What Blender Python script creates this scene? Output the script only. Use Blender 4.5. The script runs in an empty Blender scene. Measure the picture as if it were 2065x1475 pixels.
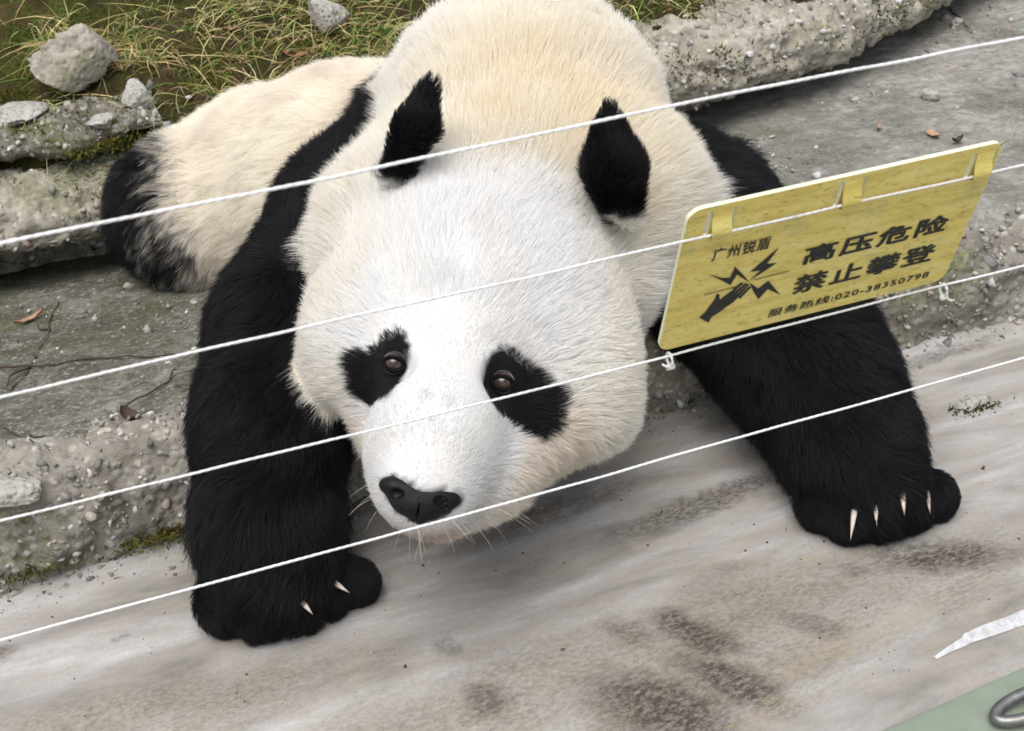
import bpy, bmesh, math, random
import numpy as np
from mathutils import Vector, Matrix

# ------------------------------------------------------------------ camera
F_PX, CX, CY = 2744.0, 1032.5, 737.5            # focal length and centre in photo pixels
_d = np.array([10811 - CX, -1683 - CY, F_PX]); _d /= np.linalg.norm(_d)      # along the fence wires
_u = -np.array([815 - CX, 2974 - CY, F_PX]); _u /= np.linalg.norm(_u)        # up in the fence plane
_u -= _d * (_u @ _d); _u /= np.linalg.norm(_u)
_w = np.cross(_u, _d)                                                        # fence plane normal
LEAN = math.radians(19)                                                      # the fence leans towards the visitor
_Z = math.cos(LEAN) * _u + math.sin(LEAN) * _w
ROT = np.array([_d, np.cross(_Z, _d), _Z])       # camera vector (right, down, forward) -> world
CAM_H = 1.0173
CAMPOS = np.array([0, 0, CAM_H])

sc = bpy.context.scene
COL = sc.collection
cam_data = bpy.data.cameras.new('camera')
cam_data.sensor_width = 36
cam_data.lens = F_PX / 2065 * 36
cam_data.clip_start = 0.02
cam_data.clip_end = 200
cam = bpy.data.objects.new('camera', cam_data)
COL.objects.link(cam)
m3 = np.array([ROT[:, 0], -ROT[:, 1], -ROT[:, 2]]).T
M = Matrix(m3.tolist()).to_4x4()
M.translation = Vector(CAMPOS)
cam.matrix_world = M
cam_data.dof.use_dof = True
cam_data.dof.focus_distance = 1.36
cam_data.dof.aperture_fstop = 20.0
sc.camera = cam

# ------------------------------------------------------------------ sky, sun, exposure
SUN_EL, SUN_AZ = math.radians(70), math.radians(215)
world = bpy.data.worlds.new('World')
sc.world = world
world.use_nodes = True
wn = world.node_tree
sky = wn.nodes.new('ShaderNodeTexSky')
sky.sky_type = 'NISHITA'
sky.sun_disc = False
sky.sun_elevation = SUN_EL
sky.sun_rotation = SUN_AZ
sky.dust_density = 4.0
bg = wn.nodes['Background']
hs = wn.nodes.new('ShaderNodeHueSaturation')          # thin cloud: the blue is washed out
hs.inputs['Saturation'].default_value = 0.4
wn.links.new(sky.outputs['Color'], hs.inputs['Color'])
wn.links.new(hs.outputs['Color'], bg.inputs['Color'])
bg.inputs['Strength'].default_value = 0.13
sun_data = bpy.data.lights.new('sun', 'SUN')
sun_data.energy = 1.5
sun_data.angle = math.radians(55)
sun_data.color = (1.0, 0.97, 0.93)
sun = bpy.data.objects.new('sun', sun_data)
COL.objects.link(sun)
# direction to the sun: the sky's rotation turns clockwise from +Y
sdir = Vector((math.sin(SUN_AZ) * math.cos(SUN_EL), math.cos(SUN_AZ) * math.cos(SUN_EL), math.sin(SUN_EL)))
sun.rotation_euler = sdir.to_track_quat('Z', 'Y').to_euler()
sun.location = sdir * 6
sc.view_settings.view_transform = 'Standard'
sc.view_settings.look = 'None'
sc.view_settings.gamma = 1
sc.view_settings.use_curve_mapping = False
sc.view_settings.exposure = 0.65
sc.cycles_curves.shape = 'RIBBONS'
sc.cycles_curves.subdivisions = 2
sc.cycles.max_bounces = 7
sc.cycles.diffuse_bounces = 5
sc.cycles.glossy_bounces = 2
sc.cycles.transmission_bounces = 3
sc.cycles.use_adaptive_sampling = True
sc.cycles.adaptive_threshold = 0.025

# ------------------------------------------------------------------ pixel helpers
def ray(x, y):
    return ROT @ np.array([(x - CX) / F_PX, (y - CY) / F_PX, 1.0])
def P(x, y, depth):
    return CAMPOS + ray(x, y) * depth
def on_z(x, y, z):
    r = ray(x, y)
    return CAMPOS + r * ((z - CAM_H) / r[2])
def depth_of(p):
    return (np.asarray(p) - CAMPOS) @ ROT[:, 2]
def m_px(n, depth):
    return n * depth / F_PX

# ------------------------------------------------------------------ numpy noise
def _hash(ix, iy, iz, seed):
    h = (ix * 374761393 + iy * 668265263 + iz * 2147483647 + seed * 1274126177) & 0xFFFFFFFF
    h = ((h ^ (h >> 13)) * 1274126177) & 0xFFFFFFFF
    h = ((h ^ (h >> 16)) * 2246822519) & 0xFFFFFFFF
    return ((h ^ (h >> 15)) & 0xFFFF) / 65535.0
def vnoise(p, seed=0):
    p = np.asarray(p, float)
    i = np.floor(p).astype(np.int64)
    f = p - i
    f = f * f * f * (f * (f * 6 - 15) + 10)
    out = 0
    for dx in (0, 1):
        wx = f[..., 0] if dx else 1 - f[..., 0]
        for dy in (0, 1):
            wy = f[..., 1] if dy else 1 - f[..., 1]
            for dz in (0, 1):
                wz = f[..., 2] if dz else 1 - f[..., 2]
                out = out + wx * wy * wz * _hash(i[..., 0] + dx, i[..., 1] + dy, i[..., 2] + dz, seed)
    return out * 2 - 1
def fbm(p, octaves=4, seed=0, gain=0.5):
    p = np.asarray(p, float)
    s, a = 0, 1.0
    for k in range(octaves):
        s = s + a * vnoise(p * 2 ** k, seed + k)
        a *= gain
    return s
def sstep(a, b, x):
    t = np.clip((x - a) / (b - a), 0, 1)
    return t * t * (3 - 2 * t)

# ------------------------------------------------------------------ object helpers
def mesh_obj(name, verts, faces, mat, parent=None, smooth=True):
    me = bpy.data.meshes.new(name)
    verts = np.asarray(verts, dtype=np.float32)
    if isinstance(faces, np.ndarray):
        n, k = faces.shape
        me.vertices.add(len(verts)); me.vertices.foreach_set('co', verts.ravel())
        me.loops.add(n * k); me.loops.foreach_set('vertex_index', faces.astype(np.int32).ravel())
        me.polygons.add(n); me.polygons.foreach_set('loop_start', np.arange(0, n * k, k, dtype=np.int32))
        me.update(calc_edges=True); me.validate()
    else:
        me.from_pydata([tuple(map(float, v)) for v in verts], [], faces)
    if smooth:
        me.polygons.foreach_set('use_smooth', np.ones(len(me.polygons), dtype=bool))
    if mat is not None:
        me.materials.append(mat)
    o = bpy.data.objects.new(name, me)
    COL.objects.link(o)
    if parent is not None:
        o.parent = parent
    return o
def bm_obj(name, bm, mat, parent=None, smooth=True):
    me = bpy.data.meshes.new(name)
    bm.normal_update(); bm.to_mesh(me); bm.free()
    me.polygons.foreach_set('use_smooth', np.ones(len(me.polygons), dtype=bool) if smooth else np.zeros(len(me.polygons), dtype=bool))
    me.materials.append(mat)
    o = bpy.data.objects.new(name, me); COL.objects.link(o)
    if parent is not None:
        o.parent = parent
    return o
def empty(name, loc=(0, 0, 0)):
    o = bpy.data.objects.new(name, None); o.empty_display_size = 0.05
    o.location = loc; COL.objects.link(o)
    return o
def tag(o, label=None, cat=None, group=None, kind=None):
    if label: o['label'] = label
    if cat: o['category'] = cat
    if group: o['group'] = group
    if kind: o['kind'] = kind
    return o
def adopt(child, parent):
    child.parent = parent
    child.matrix_parent_inverse = Matrix.Translation(-Vector(parent.location))
    return child
def grid_faces(nu, nv):
    i = np.arange(nu - 1)[:, None] * nv + np.arange(nv - 1)[None, :]
    i = i.ravel()
    return np.stack([i, i + nv, i + nv + 1, i + 1], 1)
def tube(path, radii, sides=8, cap=True):
    path = np.asarray(path, float); n = len(path)
    radii = np.broadcast_to(np.asarray(radii, float), (n,))
    tan = np.gradient(path, axis=0); tan /= np.linalg.norm(tan, axis=1, keepdims=True) + 1e-12
    ref = np.array([0.13, 0.31, 0.94]) if abs(tan[0] @ np.array([0.13, 0.31, 0.94])) < 0.9 else np.array([1., 0, 0])
    s = np.cross(tan, ref); s /= np.linalg.norm(s, axis=1, keepdims=True); b = np.cross(tan, s)
    a = np.linspace(0, 2 * math.pi, sides, endpoint=False)
    v = path[:, None] + radii[:, None, None] * (np.cos(a)[None, :, None] * s[:, None] + np.sin(a)[None, :, None] * b[:, None])
    v = v.reshape(-1, 3)
    f = []
    for i in range(n - 1):
        for j in range(sides):
            f.append((i * sides + j, i * sides + (j + 1) % sides, (i + 1) * sides + (j + 1) % sides, (i + 1) * sides + j))
    if cap:
        f.append(tuple(range(sides))[::-1]); f.append(tuple(range((n - 1) * sides, n * sides)))
    return v, f
def merge(parts):
    V, Fc, o = [], [], 0
    for v, f in parts:
        V.append(np.asarray(v)); Fc += [tuple(i + o for i in q) for q in f]; o += len(v)
    return np.concatenate(V), Fc

# ------------------------------------------------------------------ material helper
class Mat:
    def __init__(self, name):
        self.m = bpy.data.materials.new(name); self.m.use_nodes = True
        self.t = self.m.node_tree; self.b = self.t.nodes['Principled BSDF']; self.out = self.t.nodes['Material Output']
    def n(self, typ, **kw):
        nd = self.t.nodes.new(typ)
        for k, v in kw.items():
            setattr(nd, k, v)
        return nd
    def l(self, a, b): self.t.links.new(a, b)
    def coord(self, scale=(1, 1, 1), rot=(0, 0, 0)):
        tc = self.n('ShaderNodeTexCoord'); mp = self.n('ShaderNodeMapping')
        mp.inputs['Scale'].default_value = scale; mp.inputs['Rotation'].default_value = rot
        self.l(tc.outputs['Object'], mp.inputs['Vector']); return mp.outputs['Vector']
    def noise(self, vec, scale, detail=6, rough=0.6, dist=0.0):
        nd = self.n('ShaderNodeTexNoise'); nd.inputs['Scale'].default_value = scale
        nd.inputs['Detail'].default_value = detail; nd.inputs['Roughness'].default_value = rough
        nd.inputs['Distortion'].default_value = dist
        self.l(vec, nd.inputs['Vector']); return nd.outputs['Fac']
    def voronoi(self, vec, scale, feature='F1', out='Distance'):
        nd = self.n('ShaderNodeTexVoronoi', feature=feature); nd.inputs['Scale'].default_value = scale
        self.l(vec, nd.inputs['Vector']); return nd.outputs[out]
    def ramp(self, fac, stops):
        nd = self.n('ShaderNodeValToRGB'); cr = nd.color_ramp
        while len(cr.elements) < len(stops): cr.elements.new(0.5)
        for e, (p, c) in zip(cr.elements, stops):
            e.position = p; e.color = (*c, 1) if len(c) == 3 else c
        self.l(fac, nd.inputs['Fac']); return nd.outputs['Color']
    def mrange(self, val, a, b, c=0.0, d=1.0, smooth=True):
        nd = self.n('ShaderNodeMapRange'); nd.interpolation_type = 'SMOOTHSTEP' if smooth else 'LINEAR'
        nd.inputs['From Min'].default_value = a; nd.inputs['From Max'].default_value = b
        nd.inputs['To Min'].default_value = c; nd.inputs['To Max'].default_value = d
        self.l(val, nd.inputs['Value']); return nd.outputs['Result']
    def math(self, op, a, b=None):
        nd = self.n('ShaderNodeMath', operation=op)
        for k, v in enumerate((a, b)):
            if v is None: continue
            if isinstance(v, (int, float)): nd.inputs[k].default_value = v
            else: self.l(v, nd.inputs[k])
        return nd.outputs[0]
    def mix(self, fac, a, b, mode='MIX'):
        nd = self.n('ShaderNodeMix', data_type='RGBA', blend_type=mode)
        for sock, v in ((nd.inputs['Factor'], fac), (nd.inputs['A'], a), (nd.inputs['B'], b)):
            if isinstance(v, (int, float)): sock.default_value = v
            elif isinstance(v, tuple): sock.default_value = (*v, 1)
            else: self.l(v, sock)
        return nd.outputs['Result']
    def bump(self, h, strength=0.4, dist=0.004, normal=None):
        nd = self.n('ShaderNodeBump'); nd.inputs['Strength'].default_value = strength; nd.inputs['Distance'].default_value = dist
        self.l(h, nd.inputs['Height'])
        if normal is not None: self.l(normal, nd.inputs['Normal'])
        return nd.outputs['Normal']
    def fin(self, color=None, rough=0.8, normal=None, spec=0.3):
        if color is not None:
            if isinstance(color, tuple): self.b.inputs['Base Color'].default_value = (*color, 1)
            else: self.l(color, self.b.inputs['Base Color'])
        if isinstance(rough, (int, float)): self.b.inputs['Roughness'].default_value = rough
        else: self.l(rough, self.b.inputs['Roughness'])
        self.b.inputs['Specular IOR Level'].default_value = spec
        if normal is not None: self.l(normal, self.b.inputs['Normal'])
        return self.m
    def spot(self, centre, rx, ry, rot=0.0, warp=None):
        """soft blob mask round a place on the ground (a stain or painted shadow with its own shape)"""
        tc = self.n('ShaderNodeTexCoord')
        src = tc.outputs['Object']
        if warp is not None:
            a = self.n('ShaderNodeVectorMath', operation='ADD'); self.l(src, a.inputs[0]); self.l(warp, a.inputs[1]); src = a.outputs[0]
        mp = self.n('ShaderNodeMapping', vector_type='TEXTURE')
        mp.inputs['Location'].default_value = (centre[0], centre[1], 0)
        mp.inputs['Rotation'].default_value = (0, 0, rot)
        mp.inputs['Scale'].default_value = (rx, ry, 1e3)
        self.l(src, mp.inputs['Vector'])
        ln = self.n('ShaderNodeVectorMath', operation='LENGTH'); self.l(mp.outputs['Vector'], ln.inputs[0])
        return self.mrange(ln.outputs['Value'], 1.0, 0.25)
    def warp(self, scale, amount):
        nd = self.n('ShaderNodeTexNoise'); nd.inputs['Scale'].default_value = scale; nd.inputs['Detail'].default_value = 4
        self.l(self.coord(), nd.inputs['Vector'])
        s = self.n('ShaderNodeVectorMath', operation='SUBTRACT'); self.l(nd.outputs['Color'], s.inputs[0]); s.inputs[1].default_value = (0.5, 0.5, 0.5)
        k = self.n('ShaderNodeVectorMath', operation='SCALE'); self.l(s.outputs[0], k.inputs[0]); k.inputs['Scale'].default_value = amount
        return k.outputs[0]

def plain(name, color, rough=0.6, spec=0.3, var=0.25, scale=60):
    m = Mat(name); v = m.coord()
    c = m.mix(m.noise(v, scale, 4), tuple(x * (1 - var) for x in color), tuple(min(1, x * (1 + var)) for x in color))
    return m.fin(c, rough, m.bump(m.noise(v, scale * 3, 3), 0.2, 0.002), spec)

# ================================================================== SETTING
STEP_Y = 1.30
def lower_height(x, y):
    """top of the smooth concrete ledge the forepaws stand on"""
    p = np.stack([x * 2.2, y * 6.0, np.zeros_like(x)], -1)
    q = np.stack([x * 9, y * 20, np.zeros_like(x) + 3], -1)
    und = .006 * fbm(p, 2, 11) + .0014 * fbm(q, 3, 12)
    roll = np.maximum(1.0 - .25 * (x - .2) - y, 0)
    return und - .45 * roll ** 1.35
def slab_z(x, y):
    s = .215 + (.10 - .215) * sstep(.3, 1.0, x)
    return .134 - s * (y - 1.306)
def edge_y(x):
    return np.interp(x, [-1.6, -.17, .5, 1.05, 1.3, 1.75, 3.2], [2.02, 2.05, 2.02, 1.90, 1.98, 2.24, 3.1]) + .012 * fbm(np.stack([x * 3, x * 0, x * 0], -1), 3, 21)

# ---- concrete materials
def ledge_material():
    m = Mat('trowelled_concrete'); v = m.coord(); vs = m.coord((1.2, 5, 1), (0, 0, .03))
    w1 = m.warp(9, .10); w2 = m.warp(45, .03)
    big = m.noise(vs, 3.2, 8, .62, .4); mid = m.noise(m.coord((1.0, 2.6, 1)), 16, 8, .65); fine = m.noise(v, 240, 3, .6)
    c = m.ramp(big, [(.28, (.150, .140, .126)), (.43, (.25, .238, .220)), (.56, (.355, .35, .342)), (.70, (.48, .482, .485))])
    c = m.mix(m.mrange(mid, .38, .66), c, m.mix(.5, c, (.33, .29, .235)))
    c = m.mix(m.mrange(fine, .3, .7, 0, .22), c, (.20, .19, .18))
    # tan, mottled zone lower on the slope
    def gp(x, y): return on_z(x, y, -.02)
    tan = None
    for (x, y, rx, ry, a) in ((1480, 1330, .44, .14, .1), (1000, 1450, .42, .11, .1), (1900, 1180, .20, .09, .1), (250, 1500, .4, .09, 0)):
        s = m.spot(gp(x, y), rx, ry, a, w1); tan = s if tan is None else m.math('MAXIMUM', tan, s)
    mot = m.noise(m.coord((1, 1.8, 1)), 130, 9, .82)
    c = m.mix(m.math('MULTIPLY', tan, .55), c, m.ramp(mot, [(.34, (.06, .052, .043)), (.46, (.205, .175, .135)), (.55, (.32, .28, .225)), (.68, (.43, .39, .335))]))
    # dark streaks and smudges, plus the panda's shadow painted into the stained band
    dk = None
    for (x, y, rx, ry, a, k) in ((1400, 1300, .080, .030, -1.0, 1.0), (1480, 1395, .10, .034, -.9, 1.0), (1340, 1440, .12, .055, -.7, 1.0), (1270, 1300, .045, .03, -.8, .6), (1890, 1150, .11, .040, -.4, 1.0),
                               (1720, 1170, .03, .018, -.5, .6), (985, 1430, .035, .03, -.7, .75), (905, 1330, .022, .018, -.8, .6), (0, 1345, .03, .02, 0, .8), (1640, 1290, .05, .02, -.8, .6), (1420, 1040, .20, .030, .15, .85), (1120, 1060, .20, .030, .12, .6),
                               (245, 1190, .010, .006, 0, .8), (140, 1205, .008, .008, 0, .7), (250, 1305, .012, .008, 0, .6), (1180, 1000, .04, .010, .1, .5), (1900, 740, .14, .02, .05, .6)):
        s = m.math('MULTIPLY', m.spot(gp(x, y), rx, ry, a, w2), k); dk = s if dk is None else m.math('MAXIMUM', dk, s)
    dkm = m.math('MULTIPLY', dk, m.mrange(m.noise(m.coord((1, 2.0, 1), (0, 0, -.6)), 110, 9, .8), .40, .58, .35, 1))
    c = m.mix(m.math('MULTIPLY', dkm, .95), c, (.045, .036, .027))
    # ochre lichen along the lower edge of the stain
    oc = None
    for (x, y, rx, ry) in ((1690, 1330, .10, .018), (1830, 1270, .07, .018), (1500, 1465, .10, .018), (1650, 1150, .03, .015)):
        s = m.spot(gp(x, y), rx, ry, .12, w2); oc = s if oc is None else m.math('MAXIMUM', oc, s)
    c = m.mix(m.math('MULTIPLY', oc, m.mrange(mot, .44, .60, .0, .45)), c, (.33, .25, .11))
    # thin dark dirt lines in the float marks
    ln = m.noise(m.coord((1, 9, 1), (0, 0, .05)), 26, 6, .7)
    c = m.mix(m.mrange(ln, .60, .72, 0, .45), c, (.13, .12, .11))
    spk = m.voronoi(v, 85); c = m.mix(m.math('MULTIPLY', m.mrange(spk, .10, .04), m.mrange(m.noise(v, 14), .52, .60)), c, (.06, .055, .05))
    h = m.math('ADD', m.math('MULTIPLY', mot, m.math('ADD', m.math('MULTIPLY', tan, 1.2), .35)), m.math('MULTIPLY', fine, .25))
    nrm = m.bump(h, .55, .004)
    return m.fin(c, .82, nrm, .25)
def rough_material(name, cols, moss=.5, mossz=None, scale=1.0, pale=(.42, .40, .37)):
    m = Mat(name); v = m.coord()
    a = m.noise(v, 11 * scale, 9, .68, .3); b = m.noise(v, 70 * scale, 6, .7); vc = m.voronoi(v, 75 * scale, 'F1', 'Color'); vd = m.voronoi(v, 75 * scale)
    c = m.ramp(a, [(.30, cols[0]), (.46, cols[1]), (.60, cols[2]), (.74, pale)])
    sep = m.n('ShaderNodeSeparateColor'); m.l(vc, sep.inputs[0])
    c = m.mix(m.math('MULTIPLY', m.mrange(vd, .55, .2), .5), c, m.ramp(sep.outputs[0], [(0, (.16, .15, .135)), (.35, (.27, .25, .225)), (.7, (.38, .35, .30)), (.95, (.55, .54, .52))]))
    c = m.mix(m.mrange(b, .56, .74, 0, .75), c, (.085, .078, .068))
    if moss > 0:
        mm = m.math('MULTIPLY', m.mrange(m.noise(v, 5.5, 7, .65), .50, .62), m.mrange(m.noise(v, 60, 5, .7), .34, .52))
        geo = m.n('ShaderNodeNewGeometry'); sx = m.n('ShaderNodeSeparateXYZ'); m.l(geo.outputs['Normal'], sx.inputs[0])
        mm = m.math('MULTIPLY', mm, m.mrange(sx.outputs[2], -.2, .4, .35, 1))
        mc = m.ramp(m.noise(v, 130, 4), [(.3, (.028, .034, .010)), (.5, (.075, .085, .018)), (.7, (.16, .165, .030))])
        c = m.mix(m.math('MULTIPLY', mm, moss), c, mc)
    h = m.math('ADD', m.math('MULTIPLY', m.mrange(vd, .6, .1), .5), m.math('ADD', m.math('MULTIPLY', b, .7), m.math('MULTIPLY', m.noise(v, 300, 3), .25)))
    return m.fin(c, .9, m.bump(h, .8, .006), .2)
def slab_material():
    m = Mat('weathered_slab'); v = m.coord()
    a = m.noise(m.coord((1, 1.6, 1)), 5, 9, .66, .4); b = m.noise(v, 55, 8, .72); f = m.noise(v, 260, 3)
    c = m.ramp(a, [(.28, (.045, .046, .034)), (.44, (.092, .090, .070)), (.58, (.150, .145, .122)), (.74, (.24, .23, .205))])
    c = m.mix(m.mrange(b, .45, .62, 0, .7), c, (.060, .056, .043))
    c = m.mix(m.mrange(m.noise(v, 130, 5, .7), .54, .64, 0, .75), c, (.35, .34, .31))
    c = m.mix(m.mrange(m.noise(v, 24, 8, .75), .52, .66, 0, .7), c, (.27, .26, .235))
    c = m.mix(m.mrange(m.noise(m.coord((1, 1, 1), (0, 0, 1.3)), 38, 8, .75), .56, .64, 0, .75), c, (.042, .040, .030))
    sx = m.n('ShaderNodeSeparateXYZ'); m.l(v, sx.inputs[0])
    # algae film on the damp back of the slab, grey and bare at the right
    al = m.math('MULTIPLY', m.mrange(m.noise(v, 7, 7, .7), .46, .60), m.mrange(sx.outputs[1], 1.45, 1.9))
    c = m.mix(m.math('MULTIPLY', al, .55), c, (.075, .082, .036))
    c = m.mix(m.math('MULTIPLY', m.mrange(sx.outputs[0], .85, 1.3), m.mrange(m.noise(v, 6, 8, .65), .36, .60, .2, .85)), c, m.ramp(b, [(.32, (.15, .142, .125)), (.5, (.31, .298, .272)), (.66, (.44, .43, .40))]))
    vd = m.voronoi(v, 120); c = m.mix(m.mrange(vd, .16, .06, 0, .6), c, (.42, .41, .39))
    vd2 = m.voronoi(v, 45); c = m.mix(m.math('MULTIPLY', m.mrange(vd2, .12, .05), .8), c, (.05, .045, .038))
    h = m.math('ADD', m.math('MULTIPLY', b, .8), m.math('MULTIPLY', f, .4))
    return m.fin(c, .88, m.bump(h, .9, .006), .2)
def soil_material():
    m = Mat('mossy_soil'); v = m.coord()
    a = m.noise(v, 7, 9, .68, .5); b = m.noise(v, 80, 7, .72)
    c = m.ramp(a, [(.30, (.022, .026, .008)), (.42, (.050, .048, .016)), (.52, (.062, .046, .022)), (.62, (.095, .064, .036)), (.76, (.20, .165, .11))])
    c = m.mix(m.mrange(m.noise(v, 10, 6, .7), .50, .60), c, m.ramp(b, [(.3, (.022, .028, .007)), (.5, (.06, .066, .014)), (.72, (.14, .14, .03))]))
    c = m.mix(m.mrange(b, .55, .8, 0, .5), c, (.20, .15, .10))
    return m.fin(c, .95, m.bump(m.math('ADD', b, m.math('MULTIPLY', m.noise(v, 300, 3), .4)), 1.0, .012), .1)
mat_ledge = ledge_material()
mat_kerb = rough_material('exposed_aggregate', ((.125, .115, .095), (.22, .203, .172), (.33, .31, .27)), .7)
mat_tier = rough_material('crumbling_concrete', ((.17, .155, .12), (.30, .275, .225), (.40, .37, .31)), .55, pale=(.50, .465, .40))
mat_upper = rough_material('mossy_concrete', ((.07, .062, .045), (.13, .12, .095), (.22, .205, .17)), 1.0)
mat_stone = rough_material('pale_rubble', ((.26, .245, .22), (.36, .345, .315), (.44, .425, .39)), .0, scale=1.6, pale=(.54, .52, .48))
mat_slab = slab_material()
mat_soil = soil_material()

# ---- the wide ground below everything
gm = Mat('bare_ground'); mat_ground = gm.fin(gm.ramp(gm.noise(gm.coord(), 4, 8), [(.3, (.16, .14, .11)), (.7, (.27, .25, .21))]), .95, None, .1)
s_ = 60
ground = mesh_obj('ground', [(-s_, -s_, -.42), (s_, -s_, -.42), (s_, s_, -.42), (-s_, s_, -.42)], [(0, 1, 2, 3)], mat_ground, smooth=False); tag(ground, kind='structure')

# ---- smooth ledge under the forepaws
xs = np.arange(-1.6, 3.2, .012); ys = np.concatenate([np.arange(-.2, .7, .02), np.arange(.7, 1.36, .008)])
X_, Y_ = np.meshgrid(xs, ys, indexing='ij')
V_ = np.stack([X_, Y_, lower_height(X_.ravel(), Y_.ravel()).reshape(X_.shape)], -1).reshape(-1, 3)
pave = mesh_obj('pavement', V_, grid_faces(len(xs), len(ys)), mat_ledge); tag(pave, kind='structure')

# ---- sweeping a profile along the fence direction, roughened along its normals
def sweep(name, mat, xs, prof, base, amp, seed, coarse=.5, chips=0.0):
    """prof: (n,2) offsets back (+Y) and up; base(x) -> (y0, z0) arrays"""
    y0, z0 = base(xs)
    prof = np.asarray(prof, float)
    seg = np.r_[0, np.cumsum(np.linalg.norm(np.diff(prof, axis=0), axis=1))]
    step = .006; n = int(seg[-1] / step) + 2
    u = np.linspace(0, seg[-1], n); pr = np.stack([np.interp(u, seg, prof[:, 0]), np.interp(u, seg, prof[:, 1])], 1)
    k = np.ones(5) / 5
    pr[2:-2] = np.stack([np.convolve(pr[:, a], k, 'valid') for a in (0, 1)], 1)
    tg = np.gradient(pr, axis=0); tg /= np.linalg.norm(tg, axis=1, keepdims=True) + 1e-9
    nrm = np.stack([-tg[:, 1], tg[:, 0]], 1)                 # outwards for a profile that climbs
    V = np.empty((len(xs), n, 3))
    V[..., 0] = xs[:, None]; V[..., 1] = y0[:, None] + pr[:, 0]; V[..., 2] = z0[:, None] + pr[:, 1]
    flat = V.reshape(-1, 3)
    d = amp * (fbm(flat * 13, 3, seed) * coarse + fbm(flat * 48, 3, seed + 9) * .45 + .35 * np.abs(fbm(flat * 110, 2, seed + 5)))
    if chips: d = d - chips * sstep(.25, .55, fbm(flat * np.array([7, 16, 16]), 2, seed + 3))
    d = d.reshape(V.shape[:2])
    V[..., 1] += d * nrm[:, 0]; V[..., 2] += d * nrm[:, 1]
    V[..., 0] += amp * .6 * fbm(flat * 40, 2, seed + 20).reshape(V.shape[:2])
    return mesh_obj(name, V.reshape(-1, 3), grid_faces(len(xs), n), mat)

xk = np.arange(-1.5, 3.1, .006)
kerb = sweep('concrete_kerb', mat_kerb, xk, [(.03, -.05), (.0, -.02), (.002, .03), (.005, .085), (.015, .115), (.04, .131), (.075, .127), (.13, .105), (.16, .07)], lambda x: (STEP_Y + .006 * fbm(np.stack([x * 5, x * 0, x * 0], -1), 3, 2), x * 0), .012, 40, .6, .006)
tag(kerb, 'low rough exposed-aggregate concrete kerb behind the panda’s forelegs'.replace('’', "'"), 'kerb')

# ---- the slab behind the kerb
ys = np.arange(1.335, 3.4, .010); xs = np.arange(-1.6, 3.2, .010)
X_, Y_ = np.meshgrid(xs, ys, indexing='ij')
f_ = np.stack([X_, Y_, X_ * 0], -1).reshape(-1, 3)
Z_ = slab_z(X_, Y_) + (.004 * fbm(f_ * 6, 3, 70) + .0022 * fbm(f_ * 40, 3, 71)).reshape(X_.shape)
Z_ = Z_ - .010 * sstep(1.41, 1.35, Y_)
slab = mesh_obj('slab', np.stack([X_, Y_, Z_], -1).reshape(-1, 3), grid_faces(len(xs), len(ys)), mat_slab); tag(slab, kind='structure')

# ---- crumbling ledge with a dark undercut, and a second one above it
def base2(x):
    y = edge_y(x); return y, slab_z(x, y)
xk = np.arange(-1.6, 3.1, .007)
tier = sweep('concrete_ledge', mat_tier, xk, [(.16, -.06), (.15, .03), (.10, .055), (.012, .060), (-.004, .075), (-.004, .105), (.012, .132), (.05, .150), (.12, .158), (.22, .16), (.30, .14)], base2, .016, 140, .6, .010)
tag(tier, 'crumbling concrete ledge with a dark undercut behind the panda', 'ledge')
def base3(x):
    y = edge_y(x); return y + .10, slab_z(x, y) + .150
xk3 = np.arange(-1.6, .14, .007)
tier3 = sweep('concrete_ledge', mat_upper, xk3, [(.10, -.03), (.09, .012), (.05, .028), (.004, .034), (-.006, .045), (.004, .060), (.04, .070), (.12, .075), (.2, .05)], base3, .011, 240, .8, .010)
tag(tier3, 'thin upper concrete ledge under the pale rock and grass', 'ledge')

# ---- earth bank
def bank_h(x, q):
    """height of the bank at distance q behind the ledge edge"""
    y = edge_y(x); z0 = slab_z(x, y)
    left = sstep(.75, .35, x)
    b = np.interp(q, [.10, .18, .26, .5, 1.0, 2.2, 5], [.150, .195, .225, .285, .40, .73, 1.6])
    b2 = np.interp(q, [.10, .18, .26, .5, 1.0, 2.2, 5], [.140, .170, .195, .26, .38, .70, 1.5])
    f = np.stack([x, y + q, x * 0], -1)
    return z0 + b * left + b2 * (1 - left) + .016 * fbm(f * 7, 3, 301) + .010 * fbm(f * 30, 3, 302)
xs = np.arange(-1.6, 3.1, .012); qs = np.concatenate([np.arange(.11, .75, .010), np.linspace(.75, 4.5, 70)])
X_, Q_ = np.meshgrid(xs, qs, indexing='ij')
Zb = bank_h(X_.ravel(), Q_.ravel()).reshape(X_.shape)
bank = mesh_obj('earth_bank', np.stack([X_, edge_y(X_.ravel()).reshape(X_.shape) + Q_, Zb], -1).reshape(-1, 3), grid_faces(len(xs), len(qs)), mat_soil); tag(bank, kind='structure')

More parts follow.
